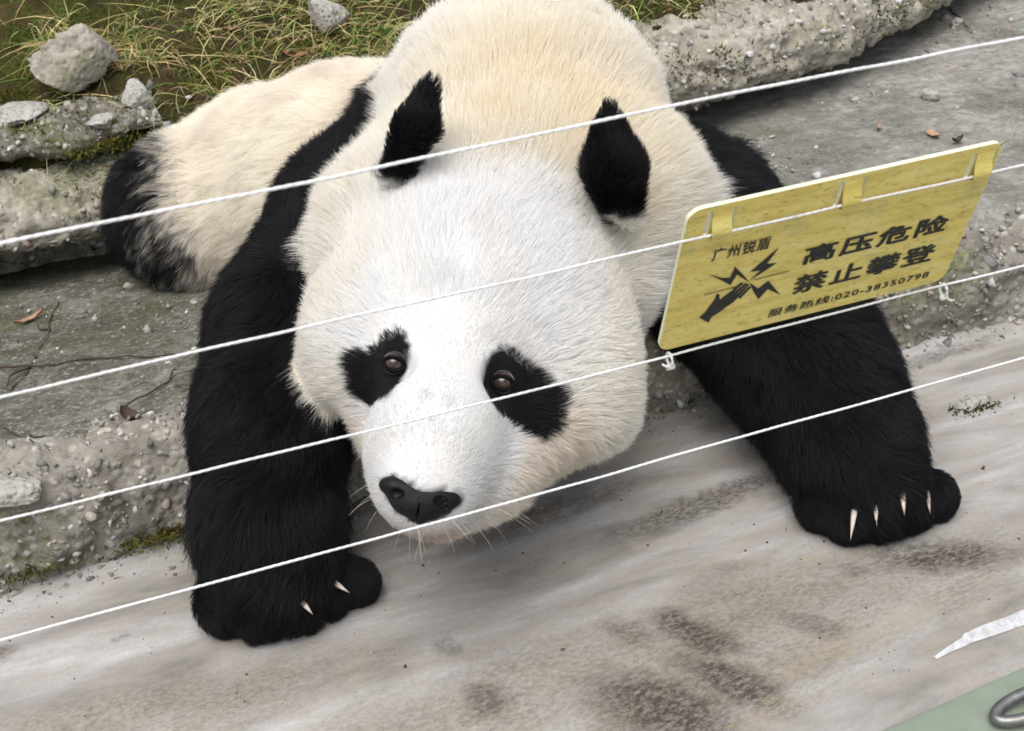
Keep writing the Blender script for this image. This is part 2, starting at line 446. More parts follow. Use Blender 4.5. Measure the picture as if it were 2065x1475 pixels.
# ================================================================== PANDA
rng = np.random.default_rng(7)
PRIMS = []          # (group, kind, data, blend)
def rc(group, pts, k=0.03):
    """chain of tapered capsules through (x, y, depth, radius in metres)"""
    q = [(P(x, y, d), r) for x, y, d, r in pts]
    for (a, ra), (b, rb) in zip(q[:-1], q[1:]):
        PRIMS.append((group, 'cone', (a, b, ra, rb), k))
def ell(group, x, y, d, rx, ry, rz, k=0.03, roll=0.0):
    c = P(x, y, d)
    cr, sr = math.cos(roll), math.sin(roll)
    A = np.array([[cr, sr, 0], [-sr, cr, 0], [0, 0, 1]]) @ ROT.T      # world -> local right/down/forward
    PRIMS.append((group, 'ell', (c, A, np.array([rx, ry, rz])), k))
def ball(group, c, r, k=0.015):
    PRIMS.append((group, 'cone', (np.asarray(c), np.asarray(c) + [1e-4, 0, 0], r, r), k))

# torso and rump
rc('torso', [(960, 350, 1.90, .14), (720, 372, 2.02, .158), (545, 400, 2.14, .150), (450, 425, 2.14, .128)], .05)
ell('thigh', 340, 425, 2.12, .080, .100, .10, .04)
rc('thigh', [(335, 440, 2.12, .080), (365, 490, 2.08, .055)], .03)
# shoulder yoke behind the neck
rc('yoke', [(905, 305, 1.84, .118), (1383, 447, 1.80, .112)], .04)
# right-hand and left-hand forelegs
rc('legL', [(905, 305, 1.80, .115), (726, 452, 1.70, .10), (598, 665, 1.57, .086), (545, 850, 1.50, .073), (542, 1040, 1.475, .067), (558, 1140, 1.46, .062)], .03)
rc('legR', [(1350, 455, 1.78, .105), (1455, 540, 1.71, .104), (1592, 695, 1.63, .091), (1658, 790, 1.60, .080), (1712, 900, 1.57, .069), (1750, 985, 1.555, .062)], .03)
# neck and shoulder hump
ell('neck', 1052, 235, 1.72, .168, .15, .18, .05)
ell('neck', 1088, 385, 1.63, .196, .135, .17, .05, .1)
rc('neck', [(785, 470, 1.60, .050), (900, 430, 1.60, .10)], .05)
ell('neck', 950, 520, 1.55, .17, .13, .12, .04)
rc('neck', [(1150, 570, 1.55, .085), (1130, 440, 1.56, .09)], .06)
rc('neck', [(800, 540, 1.54, .07), (830, 440, 1.54, .08)], .06)
# head
ell('head', 955, 610, 1.47, .152, .135, .125, .03)
ell('head', 750, 690, 1.445, .068, .075, .075, .04)
ell('head', 1140, 735, 1.455, .076, .078, .08, .04)
ell('head', 1185, 820, 1.465, .046, .046, .055, .03)
rc('head', [(890, 720, 1.40, .085), (900, 640, 1.42, .09)], .04)
rc('muzzle', [(908, 770, 1.365, .066), (875, 890, 1.305, .057), (858, 972, 1.272, .049)], .035)
rc('jaw', [(1085, 835, 1.43, .055), (970, 945, 1.345, .041), (885, 998, 1.305, .034)], .03)
rc('jaw', [(790, 835, 1.42, .034), (850, 962, 1.32, .037)], .03)
# ears
rc('ear', [(798, 352, 1.425, .012), (838, 258, 1.405, .019), (866, 168, 1.405, .004)], .008)
rc('ear', [(868, 262, 1.415, .007), (868, 180, 1.405, .003)], .010)
rc('ear', [(1258, 428, 1.435, .015), (1241, 340, 1.415, .028), (1226, 212, 1.41, .004)], .008)
rc('ear', [(1195, 335, 1.435, .009), (1218, 255, 1.42, .007)], .010)
# paws: pads and toes resting on the concrete
def G(x, y, z): return on_z(x, y, z)
def ground_z(x, y): return float(lower_height(np.array([x]), np.array([y]))[0])
TOES_L = [(462, 1212, .036), (530, 1222, .036), (594, 1216, .033), (657, 1192, .030), (718, 1176, .026)]
TOES_R = [(1658, 1022, .030), (1712, 1036, .033), (1768, 1030, .033), (1826, 1014, .032), (1880, 1000, .029)]
for toes, grp, hub in ((TOES_L, 'pawL', (560, 1165, 1.47, .06)), (TOES_R, 'pawR', (1765, 985, 1.57, .058))):
    hubp = P(*hub[:3])
    for x, y, r in toes:
        c = G(x, y, r * .75)
        PRIMS.append((grp, 'cone', (hubp + (c - hubp) * .25, c, hub[3] * .66, r), .004))

def prim_sdf(pr, p):
    _, kind, dat, _ = pr
    if kind == 'cone':
        a, b, ra, rb = dat
        ab = b - a; L = ab @ ab
        t = np.clip(((p - a) @ ab) / L, 0, 1)
        q = p - a - t[..., None] * ab
        return np.sqrt((q * q).sum(-1)) - (ra + (rb - ra) * t)
    c, A, r = dat
    q = (p - c) @ A.T.astype(p.dtype)
    k0 = np.sqrt(((q / r) ** 2).sum(-1)); k1 = np.sqrt(((q / (r * r)) ** 2).sum(-1)) + 1e-9
    return k0 * (k0 - 1) / k1
def smin(a, b, k):
    h = np.maximum(k - np.abs(a - b), 0) / k
    return np.minimum(a, b) - h * h * k * .25
EYE_PX = ((795, 733), (1014, 771))
SOCKETS = []
def body_sdf(p):
    p = np.asarray(p)
    s = None
    for pr in PRIMS:
        v = prim_sdf(pr, p)
        s = v if s is None else smin(s, v, pr[3])
    for c, r in SOCKETS:
        v = r - np.sqrt(((p - c) ** 2).sum(-1))
        h = np.maximum(.016 - np.abs(s - v), 0) / .016
        s = np.maximum(s, v) + h * h * .004
    return s
def hit(x, y, t0=0.9, t1=2.6):
    r = ray(x, y); t = t0
    for _ in range(200):
        d = float(body_sdf((CAMPOS + r * t)[None])[0])
        if d < 2e-4 or t > t1: break
        t += d * .8
    return CAMPOS + r * t
def group_sdf(groups, p):
    s = np.full(p.shape[:-1], 9.0)
    for pr in PRIMS:
        if pr[0] in groups: s = np.minimum(s, prim_sdf(pr, p))
    return s

EYES = [hit(*e) for e in EYE_PX]
for e in EYES:
    SOCKETS.append((e + (CAMPOS - e) / np.linalg.norm(CAMPOS - e) * .010, .0175))

def surface_nets(Fv, org, h):
    nx, ny, nz = Fv.shape
    S = Fv < 0
    c = [S[i:nx - 1 + i, j:ny - 1 + j, k:nz - 1 + k] for i in (0, 1) for j in (0, 1) for k in (0, 1)]
    tot = sum(x.astype(np.int8) for x in c)
    act = (tot > 0) & (tot < 8)
    idx = np.argwhere(act)
    vid = -np.ones(act.shape, np.int64); vid[act] = np.arange(len(idx))
    acc = np.zeros((len(idx), 3)); cnt = np.zeros(len(idx))
    cor = [(i, j, k) for i in (0, 1) for j in (0, 1) for k in (0, 1)]
    for a in range(8):
        for b in range(a + 1, 8):
            df = [cor[b][t] - cor[a][t] for t in range(3)]
            if sum(map(abs, df)) != 1: continue
            fa = Fv[idx[:, 0] + cor[a][0], idx[:, 1] + cor[a][1], idx[:, 2] + cor[a][2]]
            fb = Fv[idx[:, 0] + cor[b][0], idx[:, 1] + cor[b][1], idx[:, 2] + cor[b][2]]
            m = (fa < 0) != (fb < 0)
            t = np.where(m, fa / np.where(m, fa - fb, 1), 0)
            acc += m[:, None] * (np.array(cor[a]) + t[:, None] * np.array(df)); cnt += m
    V = org + (idx + acc / cnt[:, None]) * h
    faces = []
    for ax in range(3):
        o1, o2 = [q for q in range(3) if q != ax]
        sl0 = [slice(None)] * 3; sl1 = [slice(None)] * 3
        sl0[ax] = slice(0, -1); sl1[ax] = slice(1, None)
        ch = S[tuple(sl0)] != S[tuple(sl1)]
        e = np.argwhere(ch)
        ok = (e[:, o1] > 0) & (e[:, o2] > 0) & (e[:, o1] < Fv.shape[o1] - 1) & (e[:, o2] < Fv.shape[o2] - 1)
        e = e[ok]
        q = []
        for d1, d2 in ((-1, -1), (0, -1), (0, 0), (-1, 0)):
            ee = e.copy(); ee[:, o1] += d1; ee[:, o2] += d2
            q.append(vid[ee[:, 0], ee[:, 1], ee[:, 2]])
        q = np.stack(q, 1)
        ins = S[e[:, 0], e[:, 1], e[:, 2]]
        if ax == 1: ins = ~ins
        q[~ins] = q[~ins][:, ::-1]
        faces.append(q)
    return V, np.concatenate(faces)
def sdf_mesh(fn, lo, hi, h, relax=2):
    lo = np.asarray(lo); n = np.ceil((np.asarray(hi) - lo) / h).astype(int) + 1
    gx, gy, gz = [lo[i] + np.arange(n[i]) * h for i in range(3)]
    Fv = np.empty(n, np.float32)
    B = 24
    for i in range(0, n[0], B):
        pts = np.stack(np.meshgrid(gx[i:i + B], gy, gz, indexing='ij'), -1).astype(np.float32)
        Fv[i:i + B] = fn(pts)
    V, Q = surface_nets(Fv, lo, h)
    for _ in range(relax):
        e = h * .25
        d = fn(V)
        g = np.stack([fn(V + np.eye(3)[a] * e) - fn(V - np.eye(3)[a] * e) for a in range(3)], -1) / (2 * e)
        V = V - g * (d / np.maximum((g * g).sum(-1), .05))[:, None]
    return V, Q, g / (np.linalg.norm(g, axis=1, keepdims=True) + 1e-9)

allp = np.concatenate([np.array([d[0], d[1]]) if k == 'cone' else np.array([d[0] - .22, d[0] + .22]) for _, k, d, _ in PRIMS])
lo = allp.min(0) - .17; hi = allp.max(0) + .17
lo[2] = max(lo[2], -.12)
BV, BQ, BN = sdf_mesh(body_sdf, lo, hi, .0085)

# ---- colouring: black and white coat, defined on the body itself
WHITE_G = ('neck', 'head', 'muzzle', 'jaw', 'torso')
BLACK_G = ('yoke', 'legL', 'legR', 'pawL', 'pawR', 'ear')
NOSE = hit(846, 1003)
unit = lambda v: v / (np.linalg.norm(v, axis=-1, keepdims=True) + 1e-9)
def nose_sdf_factory():
    dpt = depth_of(NOSE)
    c0 = P(845, 1003, dpt + .012)
    toc = unit(CAMPOS - c0)
    R_ = unit(ROT[:, 0] * .985 + ROT[:, 1] * .17); D_ = unit(np.cross(R_, toc)); D_ = D_ if D_ @ ROT[:, 1] > 0 else -D_
    A = np.stack([R_, D_, toc])
    def fn(p, holes=True):
        q = (np.asarray(p, float) - c0) @ A.T
        def e(c, r):
            k = (q - np.array(c)) / np.array(r); k0 = np.sqrt((k * k).sum(-1)); k1 = np.sqrt(((k / np.array(r)) ** 2).sum(-1)) + 1e-9
            return k0 * (k0 - 1) / k1
        s = e((-.018, -.006, -.002), (.020, .0105, .014)); s = smin(s, e((.018, -.003, -.002), (.020, .0115, .014)), .010)
        s = smin(s, e((.001, .004, .001), (.0275, .0165, .014)), .008); s = smin(s, e((.003, .014, -.001), (.0085, .010, .009)), .006)
        if not holes: return s
        for cx_, sg in ((-.0195, -1), (.0205, 1)):
            a = e((cx_, .0005, .011), (.0062, .0042, .005)); b = e((cx_ + sg * .006, .0055, .010), (.006, .0022, .0055))
            h = -smin(a, b, .003)
            hh = np.maximum(.003 - np.abs(s - h), 0) / .003
            s = np.maximum(s, h) + hh * hh * .00075
        g = e((.002, .016, .013), (.0011, .012, .007)); s = np.maximum(s, -g)
        return s
    return fn, c0
nfn, nc0 = nose_sdf_factory()
HEADC = P(955, 610, 1.47)
PATCH = []
for pts in (((796, 700, 32), (790, 735, 36), (772, 735, 40), (758, 758, 48), (750, 785, 40), (728, 738, 30), (774, 782, 34), (786, 765, 30), (738, 772, 34), (756, 796, 30)),
            ((1014, 742, 40), (1000, 772, 34), (1030, 772, 52), (1052, 798, 58), (1072, 820, 54), (1062, 836, 46), (1018, 808, 40))):
    for x, y, r in pts:
        c = hit(x, y); PATCH.append((c, m_px(r, depth_of(c))))
def coat(p):
    """colour per point (n,3), black weight"""
    n1 = fbm(p * 40, 3, 5) * .006
    dw = group_sdf(('neck', 'head', 'muzzle', 'jaw'), p); db = group_sdf(BLACK_G, p); dt = group_sdf(('torso',), p)
    de = group_sdf(('ear',), p)
    blk = sstep(.004, -.004, db - np.minimum(dw, dt + .012) + n1)
    eb = np.minimum(np.linalg.norm(p - P(772, 398, 1.42), axis=1), np.linalg.norm(p - P(1262, 474, 1.43), axis=1))
    efade = sstep(.012, .024, eb + fbm(p * 90, 2, 16) * .007)
    isear = sstep(.008, .003, de + fbm(p * 60, 2, 15) * .003)
    blk = blk * (1 - isear) + isear * efade
    # hind leg: soft, speckled edge
    dth = group_sdf(('thigh',), p)
    sp = fbm(p * 130, 3, 31) * .022 + fbm(p * 22, 2, 77) * .006
    bt = sstep(.020, -.020, dth - dt + sp + .002)
    blk = np.maximum(blk, bt)
    pd = np.full(len(p), 9.0)
    for c, r in PATCH:
        qv = (p - c) @ ROT; pd = np.minimum(pd, np.sqrt(qv[:, 0] ** 2 + qv[:, 1] ** 2 + (qv[:, 2] * .45) ** 2) - r)
    nn_ = np.linalg.norm(p - NOSE, axis=1) < .06
    if nn_.any(): blk[nn_] = np.maximum(blk[nn_], sstep(.0025, .0005, nfn(p[nn_], False)))
    blk = np.maximum(blk, sstep(.002, -.002, pd + fbm(p * 130, 2, 9) * .0014))
    cream = np.array([.90, .82, .665]); white = np.array([.91, .907, .90]); warm = np.array([.93, .87, .775])
    wgt_head = sstep(.02, -.03, group_sdf(('head', 'muzzle', 'jaw'), p) - group_sdf(('neck',), p))
    sa_, sb_ = P(970, 500, 1.36), NOSE; sab = sb_ - sa_; st = np.clip(((p - sa_) @ sab) / (sab @ sab), 0, 1)
    fr = np.linalg.norm(p - sa_ - st[:, None] * sab, axis=1)             # pure white mid-face, cream towards the ruff
    cm = sstep(.06, .19, fr + fbm(p * 14, 3, 3) * .03)
    top = sstep(.22, .05, np.linalg.norm(p - P(1110, 260, 1.53), axis=1))
    base = white + (cream - white) * (.38 * cm[:, None] + .46 * (top * (1 - wgt_head))[:, None] + .12 * fbm(p * 25, 3, 4)[:, None])
    tw = sstep(.01, -.03, dt - dw)
    base = base * (1 - tw[:, None]) + (warm + .05 * fbm(p * 18, 3, 8)[:, None]) * tw[:, None]
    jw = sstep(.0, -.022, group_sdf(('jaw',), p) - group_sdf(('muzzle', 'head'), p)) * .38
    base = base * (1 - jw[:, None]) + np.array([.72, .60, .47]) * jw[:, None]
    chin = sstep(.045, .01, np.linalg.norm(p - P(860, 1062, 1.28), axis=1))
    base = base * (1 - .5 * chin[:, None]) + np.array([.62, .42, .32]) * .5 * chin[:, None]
    brd = sstep(.012, .003, np.linalg.norm(p - hit_brow1, axis=1)) + sstep(.012, .003, np.linalg.norm(p - hit_brow2, axis=1))
    base = base * (1 - .15 * np.clip(brd, 0, 1)[:, None])
    mz = sstep(.012, -.012, group_sdf(('muzzle',), p) - group_sdf(('head', 'jaw'), p))
    base = base * (1 - .14 * mz[:, None])
    black = np.array([.012, .012, .014]) + .004 * fbm(p * 30, 2, 1)[:, None]
    colr = base * (1 - blk[:, None]) + np.clip(black, .005, 1) * blk[:, None]
    return np.clip(colr, .004, .95), blk
NOSEDARK = [P(x, y, depth_of(NOSE) + .012) for x, y in ((785, 998), (846, 1014), (902, 1012))]
hit_brow1 = hit(857, 800); hit_brow2 = hit(905, 803)

mb = Mat('panda_skin')
at = mb.n('ShaderNodeAttribute', attribute_name='coat')
mat_skin = mb.fin(at.outputs['Color'], .9, None, .1)
panda = empty('panda', tuple(G(1000, 1000, 0)))
tag(panda, 'black and white giant panda standing on spread forelegs with its head lowered', 'panda')
body = mesh_obj('body', BV, BQ, mat_skin); adopt(body, panda)
bc, _ = coat(BV)
ca = body.data.attributes.new('coat', 'FLOAT_COLOR', 'POINT')
ca.data.foreach_set('color', np.concatenate([bc * .7, np.ones((len(bc), 1))], 1).astype(np.float32).ravel())

# ---- fur
TRI = np.concatenate([BQ[:, [0, 1, 2]], BQ[:, [0, 2, 3]]])
def sample(n, weight):
    a, b, c = BV[TRI[:, 0]], BV[TRI[:, 1]], BV[TRI[:, 2]]
    area = np.linalg.norm(np.cross(b - a, c - a), axis=1) * weight
    t = rng.choice(len(TRI), n, p=area / area.sum())
    u, v = rng.random(n), rng.random(n); sw = u + v > 1; u[sw] = 1 - u[sw]; v[sw] = 1 - v[sw]
    w0 = 1 - u - v
    p = a[t] * w0[:, None] + b[t] * u[:, None] + c[t] * v[:, None]
    nn = BN[TRI[t, 0]] * w0[:, None] + BN[TRI[t, 1]] * u[:, None] + BN[TRI[t, 2]] * v[:, None]
    return p, nn / np.linalg.norm(nn, axis=1, keepdims=True)
triN = BN[TRI[:, 0]]; triC = BV[TRI].mean(1)
facing = ((CAMPOS - triC) * triN).sum(1) / np.linalg.norm(CAMPOS - triC, axis=1)
wgt = np.where(facing > -.35, 1.0, .12)
near = sstep(2.2, 1.4, (triC - CAMPOS) @ ROT[:, 2])
wgt = wgt * (.55 + .45 * near)
head_tri = group_sdf(('head', 'muzzle', 'jaw', 'ear'), triC) < .02
wgt = np.where(head_tri, wgt * 1.9, wgt)
N_FUR = 460000
FP, FN = sample(N_FUR, wgt)
keep = np.ones(len(FP), bool)
for e in EYES:
    keep &= np.linalg.norm(FP - e, axis=1) > .0092
nose_ax = [P(x, y, depth_of(NOSE) + .012) for x, y in ((785, 996), (846, 1012), (902, 1012))]
nn_ = np.linalg.norm(FP - NOSE, axis=1) < .06
keep[nn_] &= nfn(FP[nn_], False) > .0015
FP, FN = FP[keep], FN[keep]
GR = ('head', 'muzzle', 'jaw', 'neck', 'torso', 'thigh', 'yoke', 'legL', 'legR', 'pawL', 'pawR', 'ear')
gd = np.stack([group_sdf((g,), FP) for g in GR], 1)
gw = np.exp(-(gd - gd.min(1, keepdims=True)) / .012); gw /= gw.sum(1, keepdims=True)
unit = lambda v: v / (np.linalg.norm(v, axis=-1, keepdims=True) + 1e-9)
def flow(g, p):
    if g in ('muzzle',): return unit(p - (NOSE + np.array([0, -.02, -.01])))
    if g == 'head':
        return unit(unit(p - (NOSE + np.array([0, 0, .01]))) + .25 * unit(p - HEADC))
    if g == 'jaw': return unit(unit(p - NOSE) + np.array([0, 0, -.5]))
    if g == 'neck': return unit(unit(p - P(930, 620, 1.40)) + np.array([0, .2, -.15]))
    if g == 'torso': return unit(np.tile(P(430, 410, 2.14) - P(960, 330, 1.9), (len(p), 1)) * 2 + np.array([0, -.1, -.35]))
    if g == 'thigh': return np.tile(unit(np.array([-.6, -.3, -.8])), (len(p), 1))
    if g == 'yoke': return np.tile(unit(np.array([-.3, .3, -.9])), (len(p), 1))
    if g == 'legL':
        ax = P(592, 665, 1.57); return unit(np.array([0, 0, -.75]) + .9 * unit((p - ax) * np.array([1, .4, 0])) + np.array([-.35, 0, 0]))
    if g == 'legR': return unit(np.tile(np.array([.15, -.35, -.75]), (len(p), 1)) + np.array([.35, 0, 0]))
    if g == 'pawL': return np.tile(unit(np.array([.45, -.6, -.5])), (len(p), 1))
    if g == 'pawR': return np.tile(unit(np.array([.3, -.75, -.5])), (len(p), 1))
    return np.tile(unit(P(1229, 200, 1.43) - P(1240, 395, 1.455)), (len(p), 1))
FL = np.zeros_like(FP)
for i, g in enumerate(GR): FL += gw[:, i:i + 1] * flow(g, FP)
LEN = dict(head=.018, muzzle=.0085, jaw=.024, neck=.031, torso=.028, thigh=.026, yoke=.034, legL=.031, legR=.031, pawL=.008, pawR=.0075, ear=.020)
LIFT = dict(head=.27, muzzle=.22, jaw=.40, neck=.48, torso=.55, thigh=.55, yoke=.5, legL=.34, legR=.34, pawL=.30, pawR=.25, ear=.55)
ln = sum(gw[:, i] * LEN[g] for i, g in enumerate(GR)); lift = sum(gw[:, i] * LIFT[g] for i, g in enumerate(GR))
# short fur round the eyes and on the bridge of the nose, long on the cheeks
ed = np.minimum(*[np.linalg.norm(FP - e, axis=1) for e in EYES])
ln = ln * (.30 + .70 * sstep(.014, .055, ed))
fd = np.linalg.norm(FP - P(880, 800, 1.31), axis=1)
ln = ln * (.5 + .5 * sstep(.03, .11, fd)) * (1 + .45 * sstep(.12, .2, fd) * gw[:, 0])
nd = np.linalg.norm(FP - NOSE, axis=1); ln = ln * (.55 + .45 * sstep(.03, .07, nd))
nr = len(FP)
ln = ln * (.65 + .5 * rng.random(nr)) * (1 + .25 * fbm(FP * 30, 2, 41))
ln = ln * (1 + .6 * (gw[:, 9] + .6 * gw[:, 7] * sstep(.16, .05, FP[:, 2])) * sstep(.2, .8, -FN[:, 0]))
eb_ = np.minimum(np.linalg.norm(FP - P(800, 345, 1.43), axis=1), np.linalg.norm(FP - P(1250, 425, 1.44), axis=1))
ln = ln * (1 + .6 * sstep(.06, .02, eb_) * (1 - gw[:, 11])) * (1 - .3 * gw[:, 11]); lift = lift + .15 * sstep(.06, .02, eb_)
T = FL - (FL * FN).sum(1, keepdims=True) * FN; T = unit(T)
# low-frequency whirls and per-strand disorder
wob = np.stack([fbm(FP * 22, 3, 50 + i) for i in range(3)], 1) * .55 + np.stack([fbm(FP * 75, 2, 60 + i) for i in range(3)], 1) * .30
wob = wob * (1 - .6 * gw[:, 3:4] - .6 * gw[:, 1:2] - .35 * gw[:, 0:1])
T = unit(T + wob - (wob * FN).sum(1, keepdims=True) * FN)
jit = rng.normal(size=(nr, 3)) * (1 - .4 * gw[:, 0:1] - .4 * gw[:, 3:4])
D0 = unit(FN * (lift + .25)[:, None] + T * (1 - lift)[:, None] + jit * .10)
D1 = unit(FN * (lift * .55)[:, None] + T + jit * .16 + np.array([0, 0, -.12]))
NP_ = 5
ts = np.linspace(0, 1, NP_)
pts = np.empty((nr, NP_, 3))
for k, t in enumerate(ts):
    pts[:, k] = FP - FN * .001 + ln[:, None] * (D0 * (t - .5 * t * t) + D1 * (.5 * t * t)) * 1.05
# clumping: tips drawn together in small locks
jp = FP + np.stack([vnoise(FP * 90, 80 + i) for i in range(3)], 1) * .006
cell = np.floor(jp / .0095).astype(np.int64)
key = (cell[:, 0] * 73856093) ^ (cell[:, 1] * 19349663) ^ (cell[:, 2] * 83492791)
_, inv = np.unique(key, return_inverse=True)
cntc = np.bincount(inv)
tip = np.stack([np.bincount(inv, pts[:, -1, a]) / cntc for a in range(3)], 1)
cl = (.36 + .25 * vnoise(FP * 60, 90)) * (1 - .5 * gw[:, 1] - .75 * gw[:, 3] - .25 * gw[:, 0])
dt = tip[inv] - pts[:, -1]
dl = np.linalg.norm(dt, axis=1); cl = cl * sstep(.02, .01, dl)
for k, t in enumerate(ts):
    pts[:, k] += dt * (cl * t ** 1.6)[:, None]
# keep hair above the concrete
lowz = lower_height(pts[..., 0].ravel(), pts[..., 1].ravel()).reshape(nr, NP_) + .001
pts[..., 2] = np.where(pts[..., 1] < 1.27, np.maximum(pts[..., 2], lowz), pts[..., 2])
fcol, fblk = coat(FP)
fcol = fcol * (1 + .05 * rng.normal(size=(nr, 1)))
dirt = sstep(.35, .8, fbm(FP * 45, 3, 120)) * (gw[:, 4]) * .10
fcol = np.clip(fcol * (1 - dirt[:, None]), .003, .95)

def fur_material(name):
    m = Mat(name)
    a = m.n('ShaderNodeAttribute', attribute_name='coat')
    m.fin(a.outputs['Color'], .5, None, .2)
    sl = m.n('ShaderNodeSeparateColor'); m.l(a.outputs['Color'], sl.inputs[0]); m.l(m.mrange(sl.outputs[1], .03, .3, .38, .04), m.b.inputs['Specular IOR Level'])
    tr = m.n('ShaderNodeBsdfTranslucent'); m.l(a.outputs['Color'], tr.inputs['Color'])
    mx = m.n('ShaderNodeMixShader'); mx.inputs[0].default_value = .5
    m.l(m.b.outputs[0], mx.inputs[1]); m.l(tr.outputs[0], mx.inputs[2]); m.l(mx.outputs[0], m.out.inputs['Surface'])
    return m.m
mat_fur = fur_material('panda_fur')
def hair_obj(name, pts, rad, col, mat):
    n, k, _ = pts.shape
    h = bpy.data.hair_curves.new(name)
    h.add_curves([k] * n)
    h.attributes['position'].data.foreach_set('vector', pts.astype(np.float32).ravel())
    ra = h.attributes.get('radius') or h.attributes.new('radius', 'FLOAT', 'POINT')
    ra.data.foreach_set('value', rad.astype(np.float32).ravel())
    c = h.attributes.new('coat', 'FLOAT_COLOR', 'CURVE')
    c.data.foreach_set('color', np.concatenate([col, np.ones((n, 1))], 1).astype(np.float32).ravel())
    h.materials.append(mat)
    o = bpy.data.objects.new(name, h); COL.objects.link(o)
    return o
rad0 = .00020 * (.8 + .4 * rng.random(nr)) * (1 - .25 * gw[:, 1])
taper = np.array([1, 1, .85, .6, .18])
fur = hair_obj('fur', pts, rad0[:, None] * taper, fcol, mat_fur); adopt(fur, panda); tag(fur, kind='stuff')

# ---- whiskers and stray chin hairs
wp, wr = [], []
for i in range(33):
    side = i % 3
    x, y = ((735 + rng.random() * 40, 960 + rng.random() * 90), (960 + rng.random() * 60, 1000 + rng.random() * 45), (820 + rng.random() * 140, 1040 + rng.random() * 30))[side]
    c = hit(x, y)
    if depth_of(c) > 1.5: continue
    o = unit(c - P(870, 985, 1.31))
    d = unit(o + np.array([(-.3, .5, .1)[side], -.1, -.25]) + rng.normal(size=3) * .22)
    L = .022 + .025 * rng.random()
    wp.append([c + d * L * t + np.array([0, 0, -.010]) * t * t for t in ts]); wr.append(.00013 * np.array([1, .95, .8, .6, .3]))
whisk = hair_obj('whiskers', np.array(wp), np.array(wr), np.tile([[.80, .74, .62]], (len(wp), 1)), mat_fur); adopt(whisk, panda); tag(whisk, kind='stuff')

# ---- eyes
def iris_material():
    m = Mat('panda_eye')
    tc = m.n('ShaderNodeTexCoord'); sp = m.n('ShaderNodeSeparateXYZ'); m.l(tc.outputs['Object'], sp.inputs[0])
    cb = m.n('ShaderNodeCombineXYZ'); m.l(sp.outputs[0], cb.inputs[0]); m.l(sp.outputs[1], cb.inputs[1])
    lnn = m.n('ShaderNodeVectorMath', operation='LENGTH'); m.l(cb.outputs[0], lnn.inputs[0])
    r = m.math('DIVIDE', lnn.outputs['Value'], .0118)
    c = m.ramp(r, [(0, (.008, .005, .005)), (.28, (.010, .006, .005)), (.36, (.035, .015, .010)), (.66, (.045, .021, .015)), (.80, (.02, .011, .010)), (.88, (.05, .04, .04)), (.95, (.16, .14, .14)), (1, (.1, .08, .08))])
    m.fin(c, .08, None, .5); m.b.inputs['Coat Weight'].default_value = .5; m.b.inputs['Coat Roughness'].default_value = .03
    return m.m
mat_eye = iris_material()
mat_lid = plain('dark_eyelid', (.006, .0055, .006), .8, .06, .2, 400)
for e in EYES:
    look = Vector(CAMPOS - e + np.array([-.05, 0, .10])).normalized()
    toc = unit(CAMPOS - e)
    q = look.to_track_quat('Z', 'Y').to_matrix().to_4x4()
    bm = bmesh.new(); bmesh.ops.create_uvsphere(bm, u_segments=32, v_segments=20, radius=.0118)
    eo = bm_obj('eye', bm, mat_eye)
    c = e - toc * .0080
    q.translation = Vector(c); eo.matrix_world = q
    eo.parent = panda; eo.matrix_parent_inverse = Matrix.Translation(-Vector(panda.location))
    # lids: a dark almond ring hugging the ball
    right = unit(ROT[:, 0] * .97 + ROT[:, 1] * .20); down = unit(np.cross(toc, right)); down = down if down @ ROT[:, 1] > 0 else -down
    ring = []
    for a in np.linspace(0, 2 * math.pi, 28, endpoint=False):
        ca_, sa_ = math.cos(a), math.sin(a)
        rr = np.array([.0102 * ca_, (.0072 if sa_ > 0 else .0056) * sa_])
        z = math.sqrt(max(.0132 ** 2 - rr @ rr, 0))
        ring.append(c + right * rr[0] + down * rr[1] + toc * z * .93)
    ring = np.array(ring + ring[:2])
    v, f = tube(ring, .0021, 8, False)
    lid = mesh_obj('eyelid', v, f, mat_lid); lid.parent = eo; lid.matrix_parent_inverse = q.inverted()

# ---- nose
nv, nq, _ = sdf_mesh(nfn, nc0 - .052, nc0 + .052, .0012, 2)
mn = Mat('wet_black_nose'); vv = mn.coord()
mat_nose = mn.fin(mn.mix(mn.noise(vv, 180, 4), (.004, .004, .005), (.012, .0115, .013)), mn.mrange(mn.noise(vv, 90, 3), .35, .65, .28, .6),
                  mn.bump(mn.voronoi(vv, 700), .4, .0006), .16)
nose = mesh_obj('nose', nv, nq, mat_nose); adopt(nose, panda)

# ---- claws
mcl = Mat('ivory_claw'); vv = mcl.coord()
mat_claw = mcl.fin(mcl.mix(mcl.noise(vv, 160, 4), (.34, .28, .23), (.62, .55, .48)), .35, mcl.bump(mcl.noise(vv, 500, 2), .1, .0005), .5)
def claw(px0, px1, r, out):
    a = hit(*px0); d0 = depth_of(a)
    b = P(*px1, d0 - out)
    bz = ground_z(b[0], b[1]) + .001
    if b[2] < bz:
        rr = ray(*px1); b = CAMPOS + rr * ((bz - CAM_H) / rr[2])
    toc = unit(CAMPOS - a)
    n = 9; path = []
    for t in np.linspace(-.5, 1, n):
        path.append(a * (1 - t) + b * t + toc * (.006 * (1 - (2 * max(t, 0) - 1) ** 2) + (.001 if t >= 0 else -.008)))
    rad = r * np.clip(1.02 - np.linspace(0, 1, n) ** 1.8, .06, 1)
    v, f = tube(path, rad, 10)
    o = mesh_obj('claw', v, f, mat_claw); adopt(o, panda)
